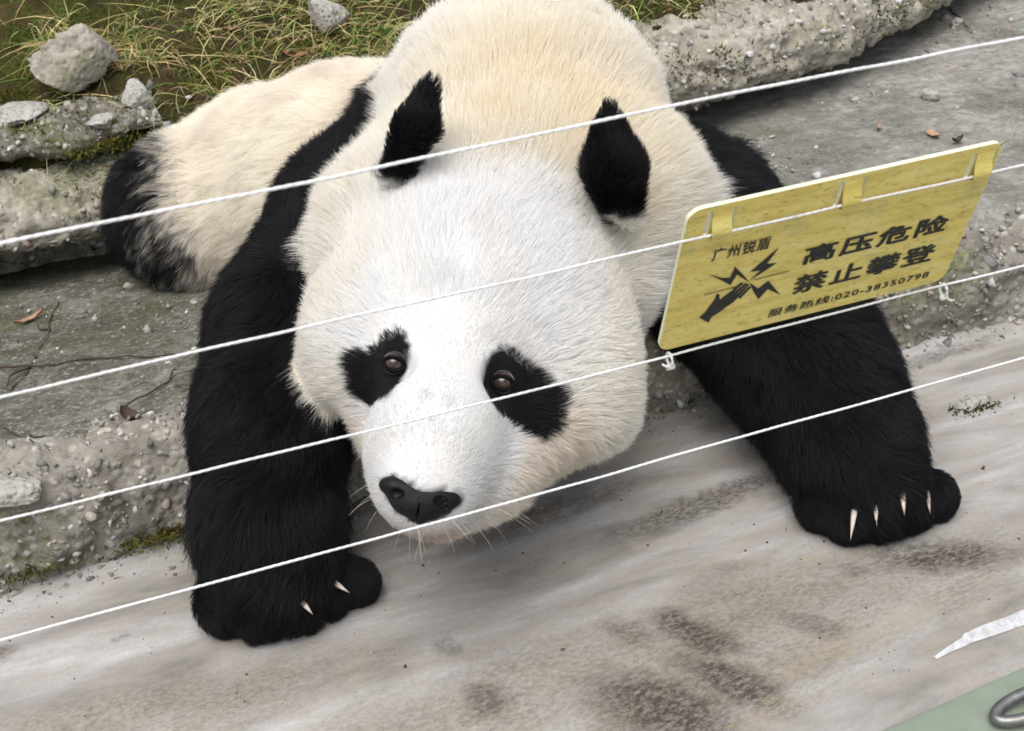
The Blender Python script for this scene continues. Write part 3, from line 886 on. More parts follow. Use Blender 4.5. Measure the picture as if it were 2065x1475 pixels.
for a, b, r, out in (((1723, 1030), (1715, 1090), .0042, .012), ((1766, 1022), (1768, 1062), .0034, .008), ((1820, 998), (1824, 1040), .0043, .010), ((1869, 993), (1876, 1037), .0040, .010),
                     ((608, 1212), (631, 1240), .0042, .010), ((672, 1174), (705, 1196), .0042, .010)):
    claw(a, b, r, out)

# ================================================================== RUBBLE, STONES, PLANTS
def attr_mat(name, rough=.7, spec=.2, transl=0.0, bump=0.0, bscale=300):
    m = Mat(name); a = m.n('ShaderNodeAttribute', attribute_name='tint'); v = m.coord()
    c = m.mix(m.noise(v, bscale, 4), m.mix(1.0, a.outputs['Color'], (.72, .72, .72), 'MULTIPLY'), m.mix(1.0, a.outputs['Color'], (1.2, 1.2, 1.2), 'MULTIPLY'))
    m.fin(c, rough, m.bump(m.noise(v, bscale, 4), bump, .003) if bump else None, spec)
    if transl:
        tr = m.n('ShaderNodeBsdfTranslucent'); m.l(c, tr.inputs['Color']); mx = m.n('ShaderNodeMixShader'); mx.inputs[0].default_value = transl
        m.l(m.b.outputs[0], mx.inputs[1]); m.l(tr.outputs[0], mx.inputs[2]); m.l(mx.outputs[0], m.out.inputs['Surface'])
    return m.m
mat_chip = attr_mat('stone_chips', .8, .25, 0, .5, 250)
mat_grass = attr_mat('grass_blades', .55, .25, .3)
mat_moss = attr_mat('moss', .9, .1, .2)
def tinted(name, V, Fq, tint, mat, smooth=False):
    o = mesh_obj(name, V, Fq, mat, smooth=smooth)
    a = o.data.attributes.new('tint', 'FLOAT_COLOR', 'POINT')
    a.data.foreach_set('color', np.concatenate([tint, np.ones((len(tint), 1))], 1).astype(np.float32).ravel())
    return o
_b = bmesh.new(); bmesh.ops.create_icosphere(_b, subdivisions=1, radius=1)
ICO_V = np.array([v.co for v in _b.verts]); ICO_F = np.array([[v.index for v in f.verts] for f in _b.faces]); _b.free()
def chips(name, pos, nrm, size, tint, flat=.7):
    n = len(pos); k = len(ICO_V)
    sc_ = size[:, None] * (0.7 + .6 * rng.random((n, 3)))
    ang = rng.random((n, 3)) * 6.28
    R = np.empty((n, 3, 3)); ca, sa = np.cos(ang), np.sin(ang)
    for i in range(3): pass
    Rz = np.zeros((n, 3, 3)); Rz[:, 0, 0] = ca[:, 0]; Rz[:, 0, 1] = -sa[:, 0]; Rz[:, 1, 0] = sa[:, 0]; Rz[:, 1, 1] = ca[:, 0]; Rz[:, 2, 2] = 1
    Rx = np.zeros((n, 3, 3)); Rx[:, 0, 0] = 1; Rx[:, 1, 1] = ca[:, 1]; Rx[:, 1, 2] = -sa[:, 1]; Rx[:, 2, 1] = sa[:, 1]; Rx[:, 2, 2] = ca[:, 1]
    V = ICO_V[None] * (1 + .28 * rng.normal(size=(n, k, 1))) * sc_[:, None]
    V[..., 2] *= flat
    V = np.einsum('nij,nkj->nki', np.einsum('nij,njk->nik', Rz, Rx), V) + pos[:, None]
    Fq = (ICO_F[None] + (np.arange(n) * k)[:, None, None]).reshape(-1, 3)
    return tinted(name, V.reshape(-1, 3), Fq, np.repeat(tint, k, 0), mat_chip)
def mesh_samples(o, n, xr, visible=True):
    me = o.data; nv = len(me.vertices); co = np.empty(nv * 3, np.float32); me.vertices.foreach_get('co', co); co = co.reshape(-1, 3)
    no = np.empty(nv * 3, np.float32); me.vertices.foreach_get('normal', no); no = no.reshape(-1, 3)
    ok = (co[:, 0] > xr[0]) & (co[:, 0] < xr[1])
    if visible: ok &= ((CAMPOS - co) * no).sum(1) > 0
    i = rng.choice(np.flatnonzero(ok), n)
    return co[i] + rng.normal(size=(n, 3)) * .003, no[i]
STONE_T = np.array([[.20, .19, .17], [.30, .285, .26], [.37, .34, .29], [.45, .43, .40], [.26, .21, .17], [.16, .155, .15], [.55, .55, .55]])
def tints(n, base=STONE_T, p=None): 
    t = base[rng.choice(len(base), n, p=p)]; return np.clip(t * (1 + .15 * rng.normal(size=(n, 1))), .01, .8)
for o, n, s0, xr in ((kerb, 5200, .0034, (-.6, 1.6)), (tier, 4200, .0042, (-.5, 2.2)), (tier3, 900, .0042, (-.5, .3))):
    p, nn = mesh_samples(o, n, xr)
    s = s0 * np.exp(rng.normal(size=n) * .5)
    c = chips('aggregate', p - nn * (s * .55)[:, None], nn, np.clip(s, .0012, .0085), tints(n, p=[.2, .28, .22, .12, .08, .07, .03])); c.parent = o; tag(c, kind='stuff')
# loose grit on the slab and along the kerb foot
n = 2600
gx = rng.uniform(-.5, 2.0, n); gy = 1.36 + rng.random(n) ** 1.1 * (edge_y(gx) - 1.36)
dens = fbm(np.stack([gx * 6, gy * 6, gx * 0], -1), 3, 400); ok = dens > -.15 + .3 * rng.random(n)
gx, gy = gx[ok], gy[ok]; s = .0019 * np.exp(rng.normal(size=len(gx)) * .6)
grit = chips('grit', np.stack([gx, gy, slab_z(gx, gy) + .001], 1), None, np.clip(s, .0008, .009), tints(len(gx), p=[.25, .22, .15, .1, .1, .13, .05])); tag(grit, kind='stuff'); grit.parent = slab
n = 900
gx = rng.uniform(-.5, 1.8, n); gy = STEP_Y - np.abs(rng.normal(size=n)) * .022
s = .0014 * np.exp(rng.normal(size=n) * .6)
grit = chips('grit', np.stack([gx, gy, lower_height(gx, gy) + .0006], 1), None, np.clip(s, .0006, .006), tints(n, p=[.35, .15, .1, .05, .15, .18, .02])); tag(grit, kind='stuff'); grit.parent = pave
n = 420
gx = rng.uniform(-.4, 1.6, n); gy = rng.uniform(.7, 1.28, n); s = .0010 * np.exp(rng.normal(size=n) * .5)
grit = chips('grit', np.stack([gx, gy, lower_height(gx, gy) + .0003], 1), None, np.clip(s, .0005, .0035), tints(n, np.array([[.05, .045, .04], [.12, .1, .08], [.3, .28, .25]]))); tag(grit, kind='stuff'); grit.parent = pave

# ---- larger stones
from mathutils.bvhtree import BVHTree
bpy.context.view_layer.update()
_dg = bpy.context.evaluated_depsgraph_get()
BVH = {k: [BVHTree.FromObject(o, _dg) for o in os_] for k, os_ in dict(slab=[slab], pave=[pave], bank=[bank, tier3], tier=[tier, tier3, bank], kerb=[kerb, slab]).items()}
def surf_hit(x, y, kind='slab'):
    """where the photo ray meets a surface of the setting"""
    r = Vector(ray(x, y)); best = None
    for b in BVH[kind]:
        h = b.ray_cast(Vector(CAMPOS), r, 12)
        if h[0] is not None and (best is None or h[3] < best[1]): best = (h[0], h[3])
    return np.array(best[0]) if best else P(x, y, 2.5)
def rock(name, x, y, w, d, h, kind, seed, mat=None, sub=4, jag=.35, sink=.25, rotz=0.0, facet=True):
    c = surf_hit(x, y, kind)
    bm = bmesh.new(); bmesh.ops.create_icosphere(bm, subdivisions=sub, radius=1)
    v = np.array([q.co for q in bm.verts])
    dn = fbm(v * 1.1 + seed * 7.3, 3, seed) * jag + fbm(v * 4.5 + seed, 3, seed + 3) * jag * .28 + .10 * np.abs(fbm(v * 9, 3, seed + 6))
    v = v * (1 + dn)[:, None]
    if facet:
        for k in range(11):
            nn = unit(np.random.default_rng(seed * 31 + k).normal(size=3)); dd = v @ nn; lim = .72
            v = v - np.maximum(dd - lim, 0)[:, None] * nn * .8
    v = v * np.array([w, d, h]) / 2
    ca, sa = math.cos(rotz), math.sin(rotz)
    v = v @ np.array([[ca, sa, 0], [-sa, ca, 0], [0, 0, 1]])
    for q, nv_ in zip(bm.verts, v): q.co = nv_
    o = bm_obj(name, bm, mat or mat_stone, smooth=sub > 2)
    o.location = c + np.array([0, 0, h * (.5 - sink)])
    return o
def px_m(n, p): return n * depth_of(p) / F_PX
tag(rock('rock', 170, 172, .150, .10, .105, 'tier', 5, mat_tier, sub=5, jag=.45, sink=.1, rotz=.35), 'large pale jagged rock lying on the mossy ledge below the grass', 'rock')
tag(rock('rock', 668, 52, .070, .06, .065, 'bank', 9), 'small grey rock half buried in the dry grass behind the shoulder', 'rock')
tag(rock('stone', 45, 232, .11, .09, .022, 'tier', 12, jag=.3), 'flat grey stone slab end under the jagged rock', 'stone')
tag(rock('stone', 205, 250, .045, .04, .022, 'tier', 14), 'small flat stone on the mossy ledge among dark grass', 'stone')
tag(rock('stone', 280, 215, .06, .05, .06, 'bank', 16), 'grey crumbling stone beside the large jagged rock', 'stone')
tag(rock('stone', 22, 1000, .075, .05, .028, 'kerb', 18, jag=.3), 'flat pale stone lying on the kerb top beside the dead leaves', 'stone')
tag(rock('stone', 1872, 198, .034, .03, .026, 'slab', 20, sub=3), 'angular grey stone alone on the bare slab above the sign', 'stone')
tag(rock('stone', 1725, 205, .018, .016, .012, 'slab', 22, sub=3), 'small dark pebble on the slab beside the undercut', 'stone')
tag(rock('stone', 1932, 50, .030, .026, .020, 'slab', 24, sub=3), 'pale pebble by the dark debris at the slab edge', 'stone')
tag(rock('stone', 1908, 40, .022, .022, .018, 'slab', 25, sub=3), 'dark grey pebble by the dark debris at the slab edge', 'stone')
tag(rock('stone', 1930, 222, .010, .010, .012, 'slab', 27, sub=3), 'tiny dark pebble right of the angular grey stone', 'stone')
tag(rock('stone', 1962, 812, .055, .028, .012, 'pave', 28, sub=4, sink=.35), 'mossy stone chip set in the concrete beside the clawed forepaw', 'stone')
mw = plain('white_quartz', (.46, .46, .47), .5, .4, .12, 90)
WHITE_CHIPS = [(1510, 112, .026), (1557, 96, .018), (1583, 118, .017), (1660, 66, .018), (1698, 32, .020), (1702, 55, .013), (1720, 58, .011), (1810, 8, .024), (1745, 12, .013), (1655, 88, .010), (1480, 140, .012), (1785, 30, .010), (1610, 100, .010), (1440, 180, .012), (1680, 75, .009)]
for i, (x, y, s) in enumerate(WHITE_CHIPS):
    o = rock('stone', x, y, s * .8, s * .7, s * .55, 'tier', 60 + i, mw, 1, .55, .3, i); o.parent = tier
for i, (x, y, s) in enumerate(((208, 496, .028), (45, 556, .020), (160, 490, .014), (380, 200, .012))):
    o = rock('stone', x, y, s * 1.15, s * .7, s * .7, 'tier', 90 + i, mw, 2, .4, .2, i); o.parent = tier

# ---- grass, moss and dead stems
def blades(name, root, dirn, length, width, droop, tint, mat, seg=4):
    n = len(root)
    side = unit(np.cross(dirn, rng.normal(size=(n, 3))))
    V = np.empty((n, seg + 1, 2, 3))
    for k in range(seg + 1):
        t = k / seg
        c = root + dirn * (length * t)[:, None] + droop * (length * t * t)[:, None]
        w = (width * (1 - t) ** .7 * .5)[:, None] + .00005
        V[:, k, 0] = c - side * w; V[:, k, 1] = c + side * w
    base = (np.arange(n) * (seg + 1) * 2)[:, None, None]
    f = np.array([[2 * k, 2 * k + 1, 2 * k + 3, 2 * k + 2] for k in range(seg)])[None]
    return tinted(name, V.reshape(-1, 3), (base + f).reshape(-1, 4), np.repeat(tint, (seg + 1) * 2, 0), mat, True)
GREEN = np.array([[.060, .125, .020], [.095, .165, .032], [.14, .18, .04], [.04, .085, .016]])
STRAW = np.array([[.36, .28, .14], [.45, .36, .19], [.30, .23, .11], [.24, .17, .09], [.38, .33, .13]])
roots, gk = [], []
def scatter(n, x0, x1, q0, q1, straw, clump=0, thr=-1):
    if clump:
        cxs = rng.uniform(x0, x1, clump); cqs = rng.uniform(q0, q1, clump); i = rng.integers(clump, size=n)
        x = cxs[i] + rng.normal(size=n) * .018; q = cqs[i] + rng.normal(size=n) * .014
    else:
        x = rng.uniform(x0, x1, n); q = rng.uniform(q0, q1, n)
    q = np.maximum(q, .115)
    k = fbm(np.stack([x * 5, q * 7, x * 0], -1), 3, 500) > thr
    x, q = x[k], q[k]
    roots.append(np.stack([x, edge_y(x) + q, bank_h(x, q) - .003], 1)); gk.append((rng.random(len(x)) < straw).astype(int))
scatter(3000, .0, .66, .15, .46, .62, 70)
scatter(1000, -.6, 1.0, .17, .75, .65, 60)
scatter(900, -1.2, 2.6, .3, 1.6, .55, 90)
scatter(420, .9, 1.30, .16, .36, .5, 16)
roots = np.concatenate(roots); gk = np.concatenate(gk)
n = len(roots)
tint = np.where(gk[:, None] == 1, STRAW[rng.integers(5, size=n)], GREEN[rng.integers(4, size=n)]) * (1 + .15 * rng.normal(size=(n, 1)))
lean = unit(rng.normal(size=(n, 3)) * np.array([.9, .5, .25]) + np.array([.05, -.55, .75]))
grass = blades('grass', roots, lean, (.03 + .085 * rng.random(n) ** 1.4), 0.0018 + .0016 * rng.random(n), np.tile([0, -.12, -.55], (n, 1)) + rng.normal(size=(n, 3)) * .28, np.clip(tint * 1.9, .01, .7), mat_grass)
tag(grass, 'tangled green and straw-coloured grass on the bank behind the panda', 'grass', kind='stuff')
# darker grass hanging in the gap between the two ledges
n = 420
x = rng.uniform(-.5, .16, n); q = rng.uniform(.05, .13, n)
r_ = np.stack([x, edge_y(x) + q, slab_z(x, edge_y(x)) + .150 + .01 * rng.random(n)], 1)
g2 = blades('grass', r_, unit(rng.normal(size=(n, 3)) * .6 + np.array([.3, -.3, .45])), .02 + .04 * rng.random(n), .0012 + .001 * rng.random(n), np.tile([0, -.1, -.6], (n, 1)) + rng.normal(size=(n, 3)) * .3, np.where((rng.random(n) < .8)[:, None], GREEN[rng.integers(4, size=n)] * .7, STRAW[rng.integers(5, size=n)]), mat_grass)
tag(g2, 'dark green grass growing in the gap between the two ledges', 'grass', kind='stuff')
# moss cushions: thousands of tiny shoots
MOSS = np.array([[.035, .042, .010], [.07, .075, .016], [.12, .12, .026], [.16, .13, .03], [.08, .05, .02]])
mp = []
def moss_on(o, n, xr, thr, seed, zlo=-9):
    p, nn = mesh_samples(o, n, xr)
    k = (fbm(p * np.array([6, 9, 9]), 3, seed) > thr) & (nn[:, 2] > zlo)
    mp.append((p[k], nn[k]))
moss_on(bank, 60000, (-.4, 1.6), -.05, 600)
moss_on(tier, 16000, (-.5, 2.2), .30, 601, .0)
moss_on(tier, 34000, (.85, 2.2), .0, 605, -.1)
moss_on(tier3, 5000, (-.5, .3), .0, 602, .1)
moss_on(kerb, 9000, (-.4, 1.6), .38, 603)
def moss_spot(x, y, rx, n, kind, squash=.5):
    c = surf_hit(x, y, kind)
    d = rng.normal(size=(n, 3)) * np.array([rx, rx * squash, .003]); mp.append((c + d, np.tile([0, -.3, .95], (n, 1))))
moss_spot(325, 1075, .030, 900, 'kerb', .35); moss_spot(60, 1150, .02, 250, 'kerb'); moss_spot(1370, 815, .022, 320, 'pave', .3); moss_spot(200, 290, .035, 700, 'tier', .6); moss_spot(30, 180, .05, 700, 'tier', .6)
moss_spot(1970, 825, .018, 260, 'pave', .35)
p = np.concatenate([a for a, _ in mp]); nn = np.concatenate([b for _, b in mp]); n = len(p)
mt = MOSS[np.clip((2 + 1.3 * fbm(p * 25, 3, 610) + rng.normal(size=n) * .7), 0, 4).astype(int)]
moss = blades('moss', p - nn * .002, unit(nn + rng.normal(size=(n, 3)) * .55), .004 + .006 * rng.random(n), .0022 + .0016 * rng.random(n), rng.normal(size=(n, 3)) * .25, mt, mat_moss, 2)
tag(moss, 'olive green and brown moss cushions over ledges, kerb and bank', 'moss', kind='stuff')

# ---- twigs, dry stems and dead leaves
mat_twig = plain('dark_twig', (.065, .048, .036), .85, .2, .3, 120)
mat_straw = plain('dry_straw', (.42, .31, .18), .7, .2, .25, 200)
mat_leaf = plain('dead_leaf', (.36, .23, .15), .7, .25, .35, 150)
def twig(name, lines, r, kind, mat, lift=.003, wig=.004):
    parts = []
    for ln_ in lines:
        c = np.array([surf_hit(x, y, kind) for x, y in ln_]); k = len(c)
        t = np.linspace(0, k - 1, max(12, 6 * k)); path = np.stack([np.interp(t, np.arange(k), c[:, a]) for a in range(3)], 1)
        s = rng.integers(1000)
        path += np.stack([fbm(np.stack([t * 1.7, t * 0 + a * 9, t * 0 + s], -1), 3, 700 + a) for a in range(3)], 1) * wig
        path[:, 2] += lift
        parts.append(tube(path, r * np.linspace(1, .45, len(t)), 6))
    v, f = merge(parts); return mesh_obj(name, v, f, mat)
tag(twig('twig', [[(-60, 752), (60, 742), (200, 728), (370, 718)], [(20, 790), (60, 740), (100, 670), (118, 612)], [(70, 725), (40, 690)], [(98, 672), (70, 655)], [(60, 745), (10, 780)]], .0022, 'slab', mat_twig), 'forked dark twig lying on the weathered slab near the undercut', 'twig')
tag(twig('twig', [[(245, 835), (300, 805), (350, 765), (395, 745)], [(345, 768), (352, 745)]], .0013, 'slab', mat_twig), 'thin dark twig lying beside the foreleg on the slab', 'twig')
tag(twig('twig', [[(5, 875), (60, 890), (110, 930)], [(60, 890), (90, 880)]], .0012, 'slab', mat_twig), 'short crooked twig lying between the pale stone and the dead leaves', 'twig')
tag(twig('twig', [[(240, 925), (290, 918)]], .0020, 'slab', mat_twig), 'stubby dark twig end lying next to the curled leaf', 'twig')
tag(twig('twig', [[(1915, 15), (1950, 60), (1965, 75)]], .0016, 'slab', mat_twig), 'short twig in the dark debris at the slab edge', 'twig')
tag(twig('dry_stem', [[(1296, 815), (1360, 796), (1432, 768)]], .0013, 'pave', mat_straw, .012), 'long dry straw stem lying at the kerb foot between head and foreleg', 'stem')
tag(twig('dry_stem', [[(1300, 838), (1335, 812), (1385, 772)]], .0011, 'pave', mat_straw, .010), 'short dry straw stem crossing the longer one at the kerb foot', 'stem')
tag(twig('dry_stem', [[(1880, 155), (1960, 130), (2065, 92)]], .0009, 'slab', mat_straw), 'faint dry stem on the slab beyond the sign', 'stem')
tag(twig('dry_stem', [[(2015, 300), (2050, 262), (2090, 235)]], .0011, 'slab', mat_straw), 'dry stem on the slab beside the sign corner', 'stem')
def leaf(x, y, L, W, kind, rot, curl, label, mat=mat_leaf, lift=.003):
    c = surf_hit(x, y, kind); us = np.linspace(-1, 1, 9); vs = np.linspace(-1, 1, 5); V = []
    for u in us:
        w = W * (1 - u * u) ** .7 * (1 - .25 * u)
        for v_ in vs:
            V.append((u * L / 2, v_ * w / 2, curl * L * (u * u * .35 + v_ * v_ * .22) + .0008 * math.sin(9 * u + 3 * v_)))
    V = np.array(V); ca, sa = math.cos(rot), math.sin(rot); V = V @ np.array([[ca, sa, 0], [-sa, ca, 0], [0, 0, 1]])
    o = mesh_obj('dead_leaf', V, grid_faces(9, 5), mat); o.location = c + np.array([0, 0, lift])
    tag(o, label, 'leaf'); return o
leaf(182, 897, .030, .009, 'slab', -.5, .5, 'small pinkish curled dead leaf alone on the slab')
leaf(232, 918, .034, .013, 'slab', 1.2, .8, 'brown curled dead leaf beside the stubby twig on the slab')
leaf(62, 650, .05, .010, 'slab', .5, .4, 'narrow brown dead leaf caught in the forked twig')
leaf(268, 850, .030, .018, 'slab', -.9, .9, 'dark curled leaf at the end of the thin twig', mat_twig)
leaf(1390, 668, .03, .012, 'kerb', .4, .3, 'dead leaf on the kerb behind the sign')
leaf(1880, 275, .034, .016, 'slab', 1.5, .3, 'tan dead leaf on the slab just above the sign')
leaf(1772, 262, .028, .006, 'slab', .9, .4, 'slim dead leaf on the slab above the sign clip')
leaf(1930, 290, .024, .012, 'slab', .2, .8, 'dark dead leaf on the slab behind the sign corner', mat_twig)
leaf(1480, 45, .05, .022, 'bank', .5, .4, 'brown dead leaf in the grass right of the panda')
leaf(470, 62, .045, .022, 'bank', .5, .4, 'pale brown dead leaf in the grass above the rump')
leaf(600, 118, .05, .022, 'bank', -.5, .4, 'reddish dead leaf at the edge of the panda back', plain('reddish_leaf', (.30, .13, .08), .7, .2, .3, 150))

# ================================================================== GREEN COVER AND PAINT
mg = Mat('green_painted_steel'); v = mg.coord()
a = mg.noise(v, 14, 7, .65); b = mg.noise(v, 120, 5, .7)
c = mg.ramp(a, [(.3, (.165, .195, .150)), (.55, (.20, .235, .185)), (.75, (.25, .285, .23))])
c = mg.mix(mg.mrange(b, .58, .75, 0, .6), c, (.17, .20, .08))
mat_green = mg.fin(c, mg.mrange(b, .3, .7, .35, .6), mg.bump(b, .15, .002), .4)
cover = empty('metal_cover'); tag(cover, 'pale green painted metal cover with a ring handle beside the ledge', 'cover')
e0, e1 = on_z(1757, 1475, .012), on_z(2065, 1338, .012)
ed_ = unit(e1 - e0); inw = np.array([ed_[1], -ed_[0], 0])
A0 = e0 - ed_ * .10; A1 = e1 + ed_ * .55
cover.location = (A0 + A1) / 2
bm = bmesh.new()
qv = [bm.verts.new(tuple(q)) for q in (A0, A1, A1 + inw * .40, A0 + inw * .40)]
fa = bm.faces.new(qv); ex = bmesh.ops.extrude_face_region(bm, geom=[fa])
bmesh.ops.translate(bm, verts=[q for q in ex['geom'] if isinstance(q, bmesh.types.BMVert)], vec=(0, 0, -.09))
bmesh.ops.recalc_face_normals(bm, faces=bm.faces)
bmesh.ops.bevel(bm, geom=list(bm.edges), offset=.006, segments=3, affect='EDGES')
adopt(bm_obj('plate', bm, mat_green, smooth=False), cover)
ms = Mat('dull_steel'); ms.b.inputs['Metallic'].default_value = .85
mat_steel = ms.fin(ms.mix(ms.noise(ms.coord(), 90, 5), (.10, .10, .095), (.34, .34, .33)), .42, ms.bump(ms.noise(ms.coord(), 200, 4), .2, .001), .5)
rc_ = on_z(2082, 1418, .024)
th = np.linspace(0, 2 * math.pi, 40); ringp = rc_ + np.stack([np.cos(th) * .040, np.sin(th) * .013, .004 * np.cos(th)], 1)
vr, fr_ = tube(np.concatenate([ringp, ringp[1:2]]), .0058, 10, False)
adopt(mesh_obj('ring_handle', vr, fr_, mat_steel), cover)
mpt = Mat('worn_white_paint'); v = mpt.coord()
mat_paint = mpt.fin(mpt.mix(mpt.mrange(mpt.noise(v, 70, 8, .75), .42, .60), (.50, .51, .53), (.36, .355, .35)), .75, mpt.bump(mpt.noise(v, 160, 4), .4, .002), .2)
top = [(1884, 1326), (1912, 1306), (1938, 1288), (1944, 1279), (1985, 1262), (2030, 1245), (2066, 1231), (2110, 1216), (2200, 1180)]
bot = [(1888, 1332), (1920, 1317), (1945, 1305), (1955, 1300), (1990, 1288), (2035, 1272), (2068, 1262), (2112, 1250), (2205, 1216)]
pv = []
for t_, b_ in zip(top, bot):
    for k in np.linspace(0, 1, 4):
        q = surf_hit(t_[0] * (1 - k) + b_[0] * k + rng.normal() * .8, t_[1] * (1 - k) + b_[1] * k + rng.normal() * .8, 'pave')
        pv.append((q[0], q[1], ground_z(q[0], q[1]) + .0012))
pm = mesh_obj('paint_mark', pv, grid_faces(len(top), 4), mat_paint); pm.parent = pave

# ================================================================== FENCE WIRES AND SIGN
FN_ = ROT @ _w                              # fence plane normal, into the enclosure
FU = ROT @ _u                               # up the fence plane
FX = ROT @ _d                               # along the wires (world X)
S0 = P(1690, 500, .872)                     # a point of the fence plane: the middle of the sign
def on_fence(x, y, off=0.0):
    r = ray(x, y); t = ((S0 + FN_ * off - CAMPOS) @ FN_) / (r @ FN_)
    return CAMPOS + r * t
mw2 = Mat('white_wire'); v = mw2.coord()
mat_wire = mw2.fin(mw2.mix(mw2.mrange(mw2.noise(v, 60, 5), .45, .7, 0, .5), (.70, .70, .70), (.46, .46, .45)), .45, None, .4)
wires = []
def wire(pxs, label, r=.00085):
    pts_ = np.array([on_fence(x, y) for x, y in pxs])
    u_ = (pts_ - S0) @ FX; w_ = (pts_ - S0) @ FU
    n = 1100
    uu = np.linspace(-1.05, 1.75, n); i = np.argsort(u_)
    sl0 = (w_[i][1] - w_[i][0]) / (u_[i][1] - u_[i][0]); sl1 = (w_[i][-1] - w_[i][-2]) / (u_[i][-1] - u_[i][-2])
    ww = np.interp(uu, u_[i], w_[i])
    ww = np.where(uu < u_[i][0], w_[i][0] + sl0 * (uu - u_[i][0]), np.where(uu > u_[i][-1], w_[i][-1] + sl1 * (uu - u_[i][-1]), ww))
    ww = ww + .0006 * fbm(np.stack([uu * 14, uu * 0, uu * 0 + r * 1e5], -1), 2, 800)
    base = S0 + uu[:, None] * FX + ww[:, None] * FU
    parts = []
    for s in range(3):
        a = uu / .017 * 2 * math.pi + s * 2 * math.pi / 3
        p_ = base + (np.cos(a)[:, None] * FU + np.sin(a)[:, None] * FN_) * r * .40
        parts.append(tube(p_, r * .68, 6))
    vv_, ff_ = merge(parts)
    o = mesh_obj('fence_wire', vv_, ff_, mat_wire); tag(o, label, 'wire', 'white wires of the electric fence'); wires.append(base)
    return o
wire([(0, 490), (700, 351), (1400, 206), (2065, 75)], 'white twisted fence wire crossing over the panda ears', .00098)
wire([(0, 800), (600, 663), (1397, 484), (2065, 333)], 'white twisted fence wire held by the upper clips of the sign')
wire([(0, 1052), (740, 870), (1340, 720), (1905, 575), (2065, 536)], 'white twisted fence wire tied along the lower edge of the sign', .00083)
wire([(0, 1291), (1032, 1012), (2065, 722)], 'white twisted fence wire passing just under the panda nose', .00094)
mat_post = plain('galvanised_post', (.40, .41, .41), .5, .4, .15, 40)
mat_ins = plain('black_insulator', (.02, .02, .02), .4, .4, .2, 80)
for k, lab in ((0, 'grey steel fence post where the wires begin'), (-1, 'grey steel fence post where the wires end')):
    mid = [b_[k] for b_ in wires]; top_ = mid[0] + FU * .08 + FN_ * .03; botm = mid[-1] - FU * .02 + FN_ * .03
    s_ = (botm[2] + .40) / FU[2]; botm = botm - FU * s_
    post = empty('fence_post', tuple(botm)); tag(post, lab, 'post', 'fence posts')
    v_, f_ = tube(np.array([botm + (top_ - botm) * t for t in np.linspace(0, 1, 6)]), .018, 16); adopt(mesh_obj('pole', v_, f_, mat_post), post)
    for q in mid:
        v_, f_ = tube(np.array([q + FN_ * t for t in (-.004, .0, .006, .012, .018, .03)]), np.array([.004, .007, .010, .006, .010, .008]), 12)
        adopt(mesh_obj('insulator', v_, f_, mat_ins), post)

# ---- the warning sign
TL, BL, TR, BR = [on_fence(*q) for q in ((1394, 432), (1332, 716), (2032, 295), (1906, 573))]
OX = ((TL + BL) / 2 - S0) @ FX; WX = ((TR + BR) / 2 - S0) @ FX; OV = ((BL + BR) / 2 - S0) @ FU; HV = ((TL + TR) / 2 - S0) @ FU
SIGN_BACK = .0032                            # the plate hangs just behind the wires
def sp(u_, v_, off=0.0): return S0 + FX * u_ + FU * v_ + FN_ * (SIGN_BACK - off)
def suv(x, y):
    q = on_fence(x, y, SIGN_BACK) - S0; return q @ FX, q @ FU
msn = Mat('yellow_sign_plate'); v = msn.coord(); vs = msn.coord((1.0, 1.0, 4.5), (0, 0, 0))
big = msn.noise(vs, 26, 8, .65); sm = msn.noise(msn.coord((1, 1, 3.2), (0, .12, 0)), 150, 7, .7)
c = msn.ramp(big, [(.3, (.54, .43, .10)), (.5, (.70, .575, .16)), (.7, (.76, .66, .26))])
c = msn.mix(msn.mrange(sm, .54, .66, 0, .6), c, (.19, .135, .04))
c = msn.mix(msn.mrange(msn.noise(v, 30, 5), .56, .72, 0, .45), c, (.36, .40, .20))
mat_sign = msn.fin(c, .42, msn.bump(sm, .12, .001), .4)
mat_edge = plain('pale_sign_edge', (.70, .70, .50), .5, .3, .08, 60)
mat_ink = plain('black_print', (.016, .016, .017), .45, .3, .2, 200)
mat_brown = plain('brown_print', (.10, .065, .03), .5, .3, .2, 200)
sign = empty('warning_sign', tuple(sp((OX + WX) / 2, OV)))
tag(sign, 'weathered yellow high-voltage warning sign with black Chinese lettering hung on the wires', 'sign')
TH = .0028
cr = .009; out = []
for (cx_, cv_, a0) in ((WX - cr, HV - cr, 0), (OX + cr, HV - cr, 90), (OX + cr, OV + cr, 180), (WX - cr, OV + cr, 270)):
    for a in np.linspace(0, 90, 7): out.append((cx_ + cr * math.cos(math.radians(a0 + a)), cv_ + cr * math.sin(math.radians(a0 + a))))
bm = bmesh.new()
fv = [bm.verts.new(tuple(sp(a, b, 0))) for a, b in out]
bm.faces.new(fv)
ex = bmesh.ops.extrude_face_region(bm, geom=list(bm.faces)); bmesh.ops.translate(bm, verts=[q for q in ex['geom'] if isinstance(q, bmesh.types.BMVert)], vec=tuple(FN_ * TH))
bmesh.ops.recalc_face_normals(bm, faces=bm.faces)
plate = bm_obj('plate', bm, mat_sign, smooth=False)
plate.data.materials.append(mat_edge)
for pl in plate.data.polygons:
    if abs(Vector(FN_).dot(pl.normal)) < .5: pl.material_index = 1
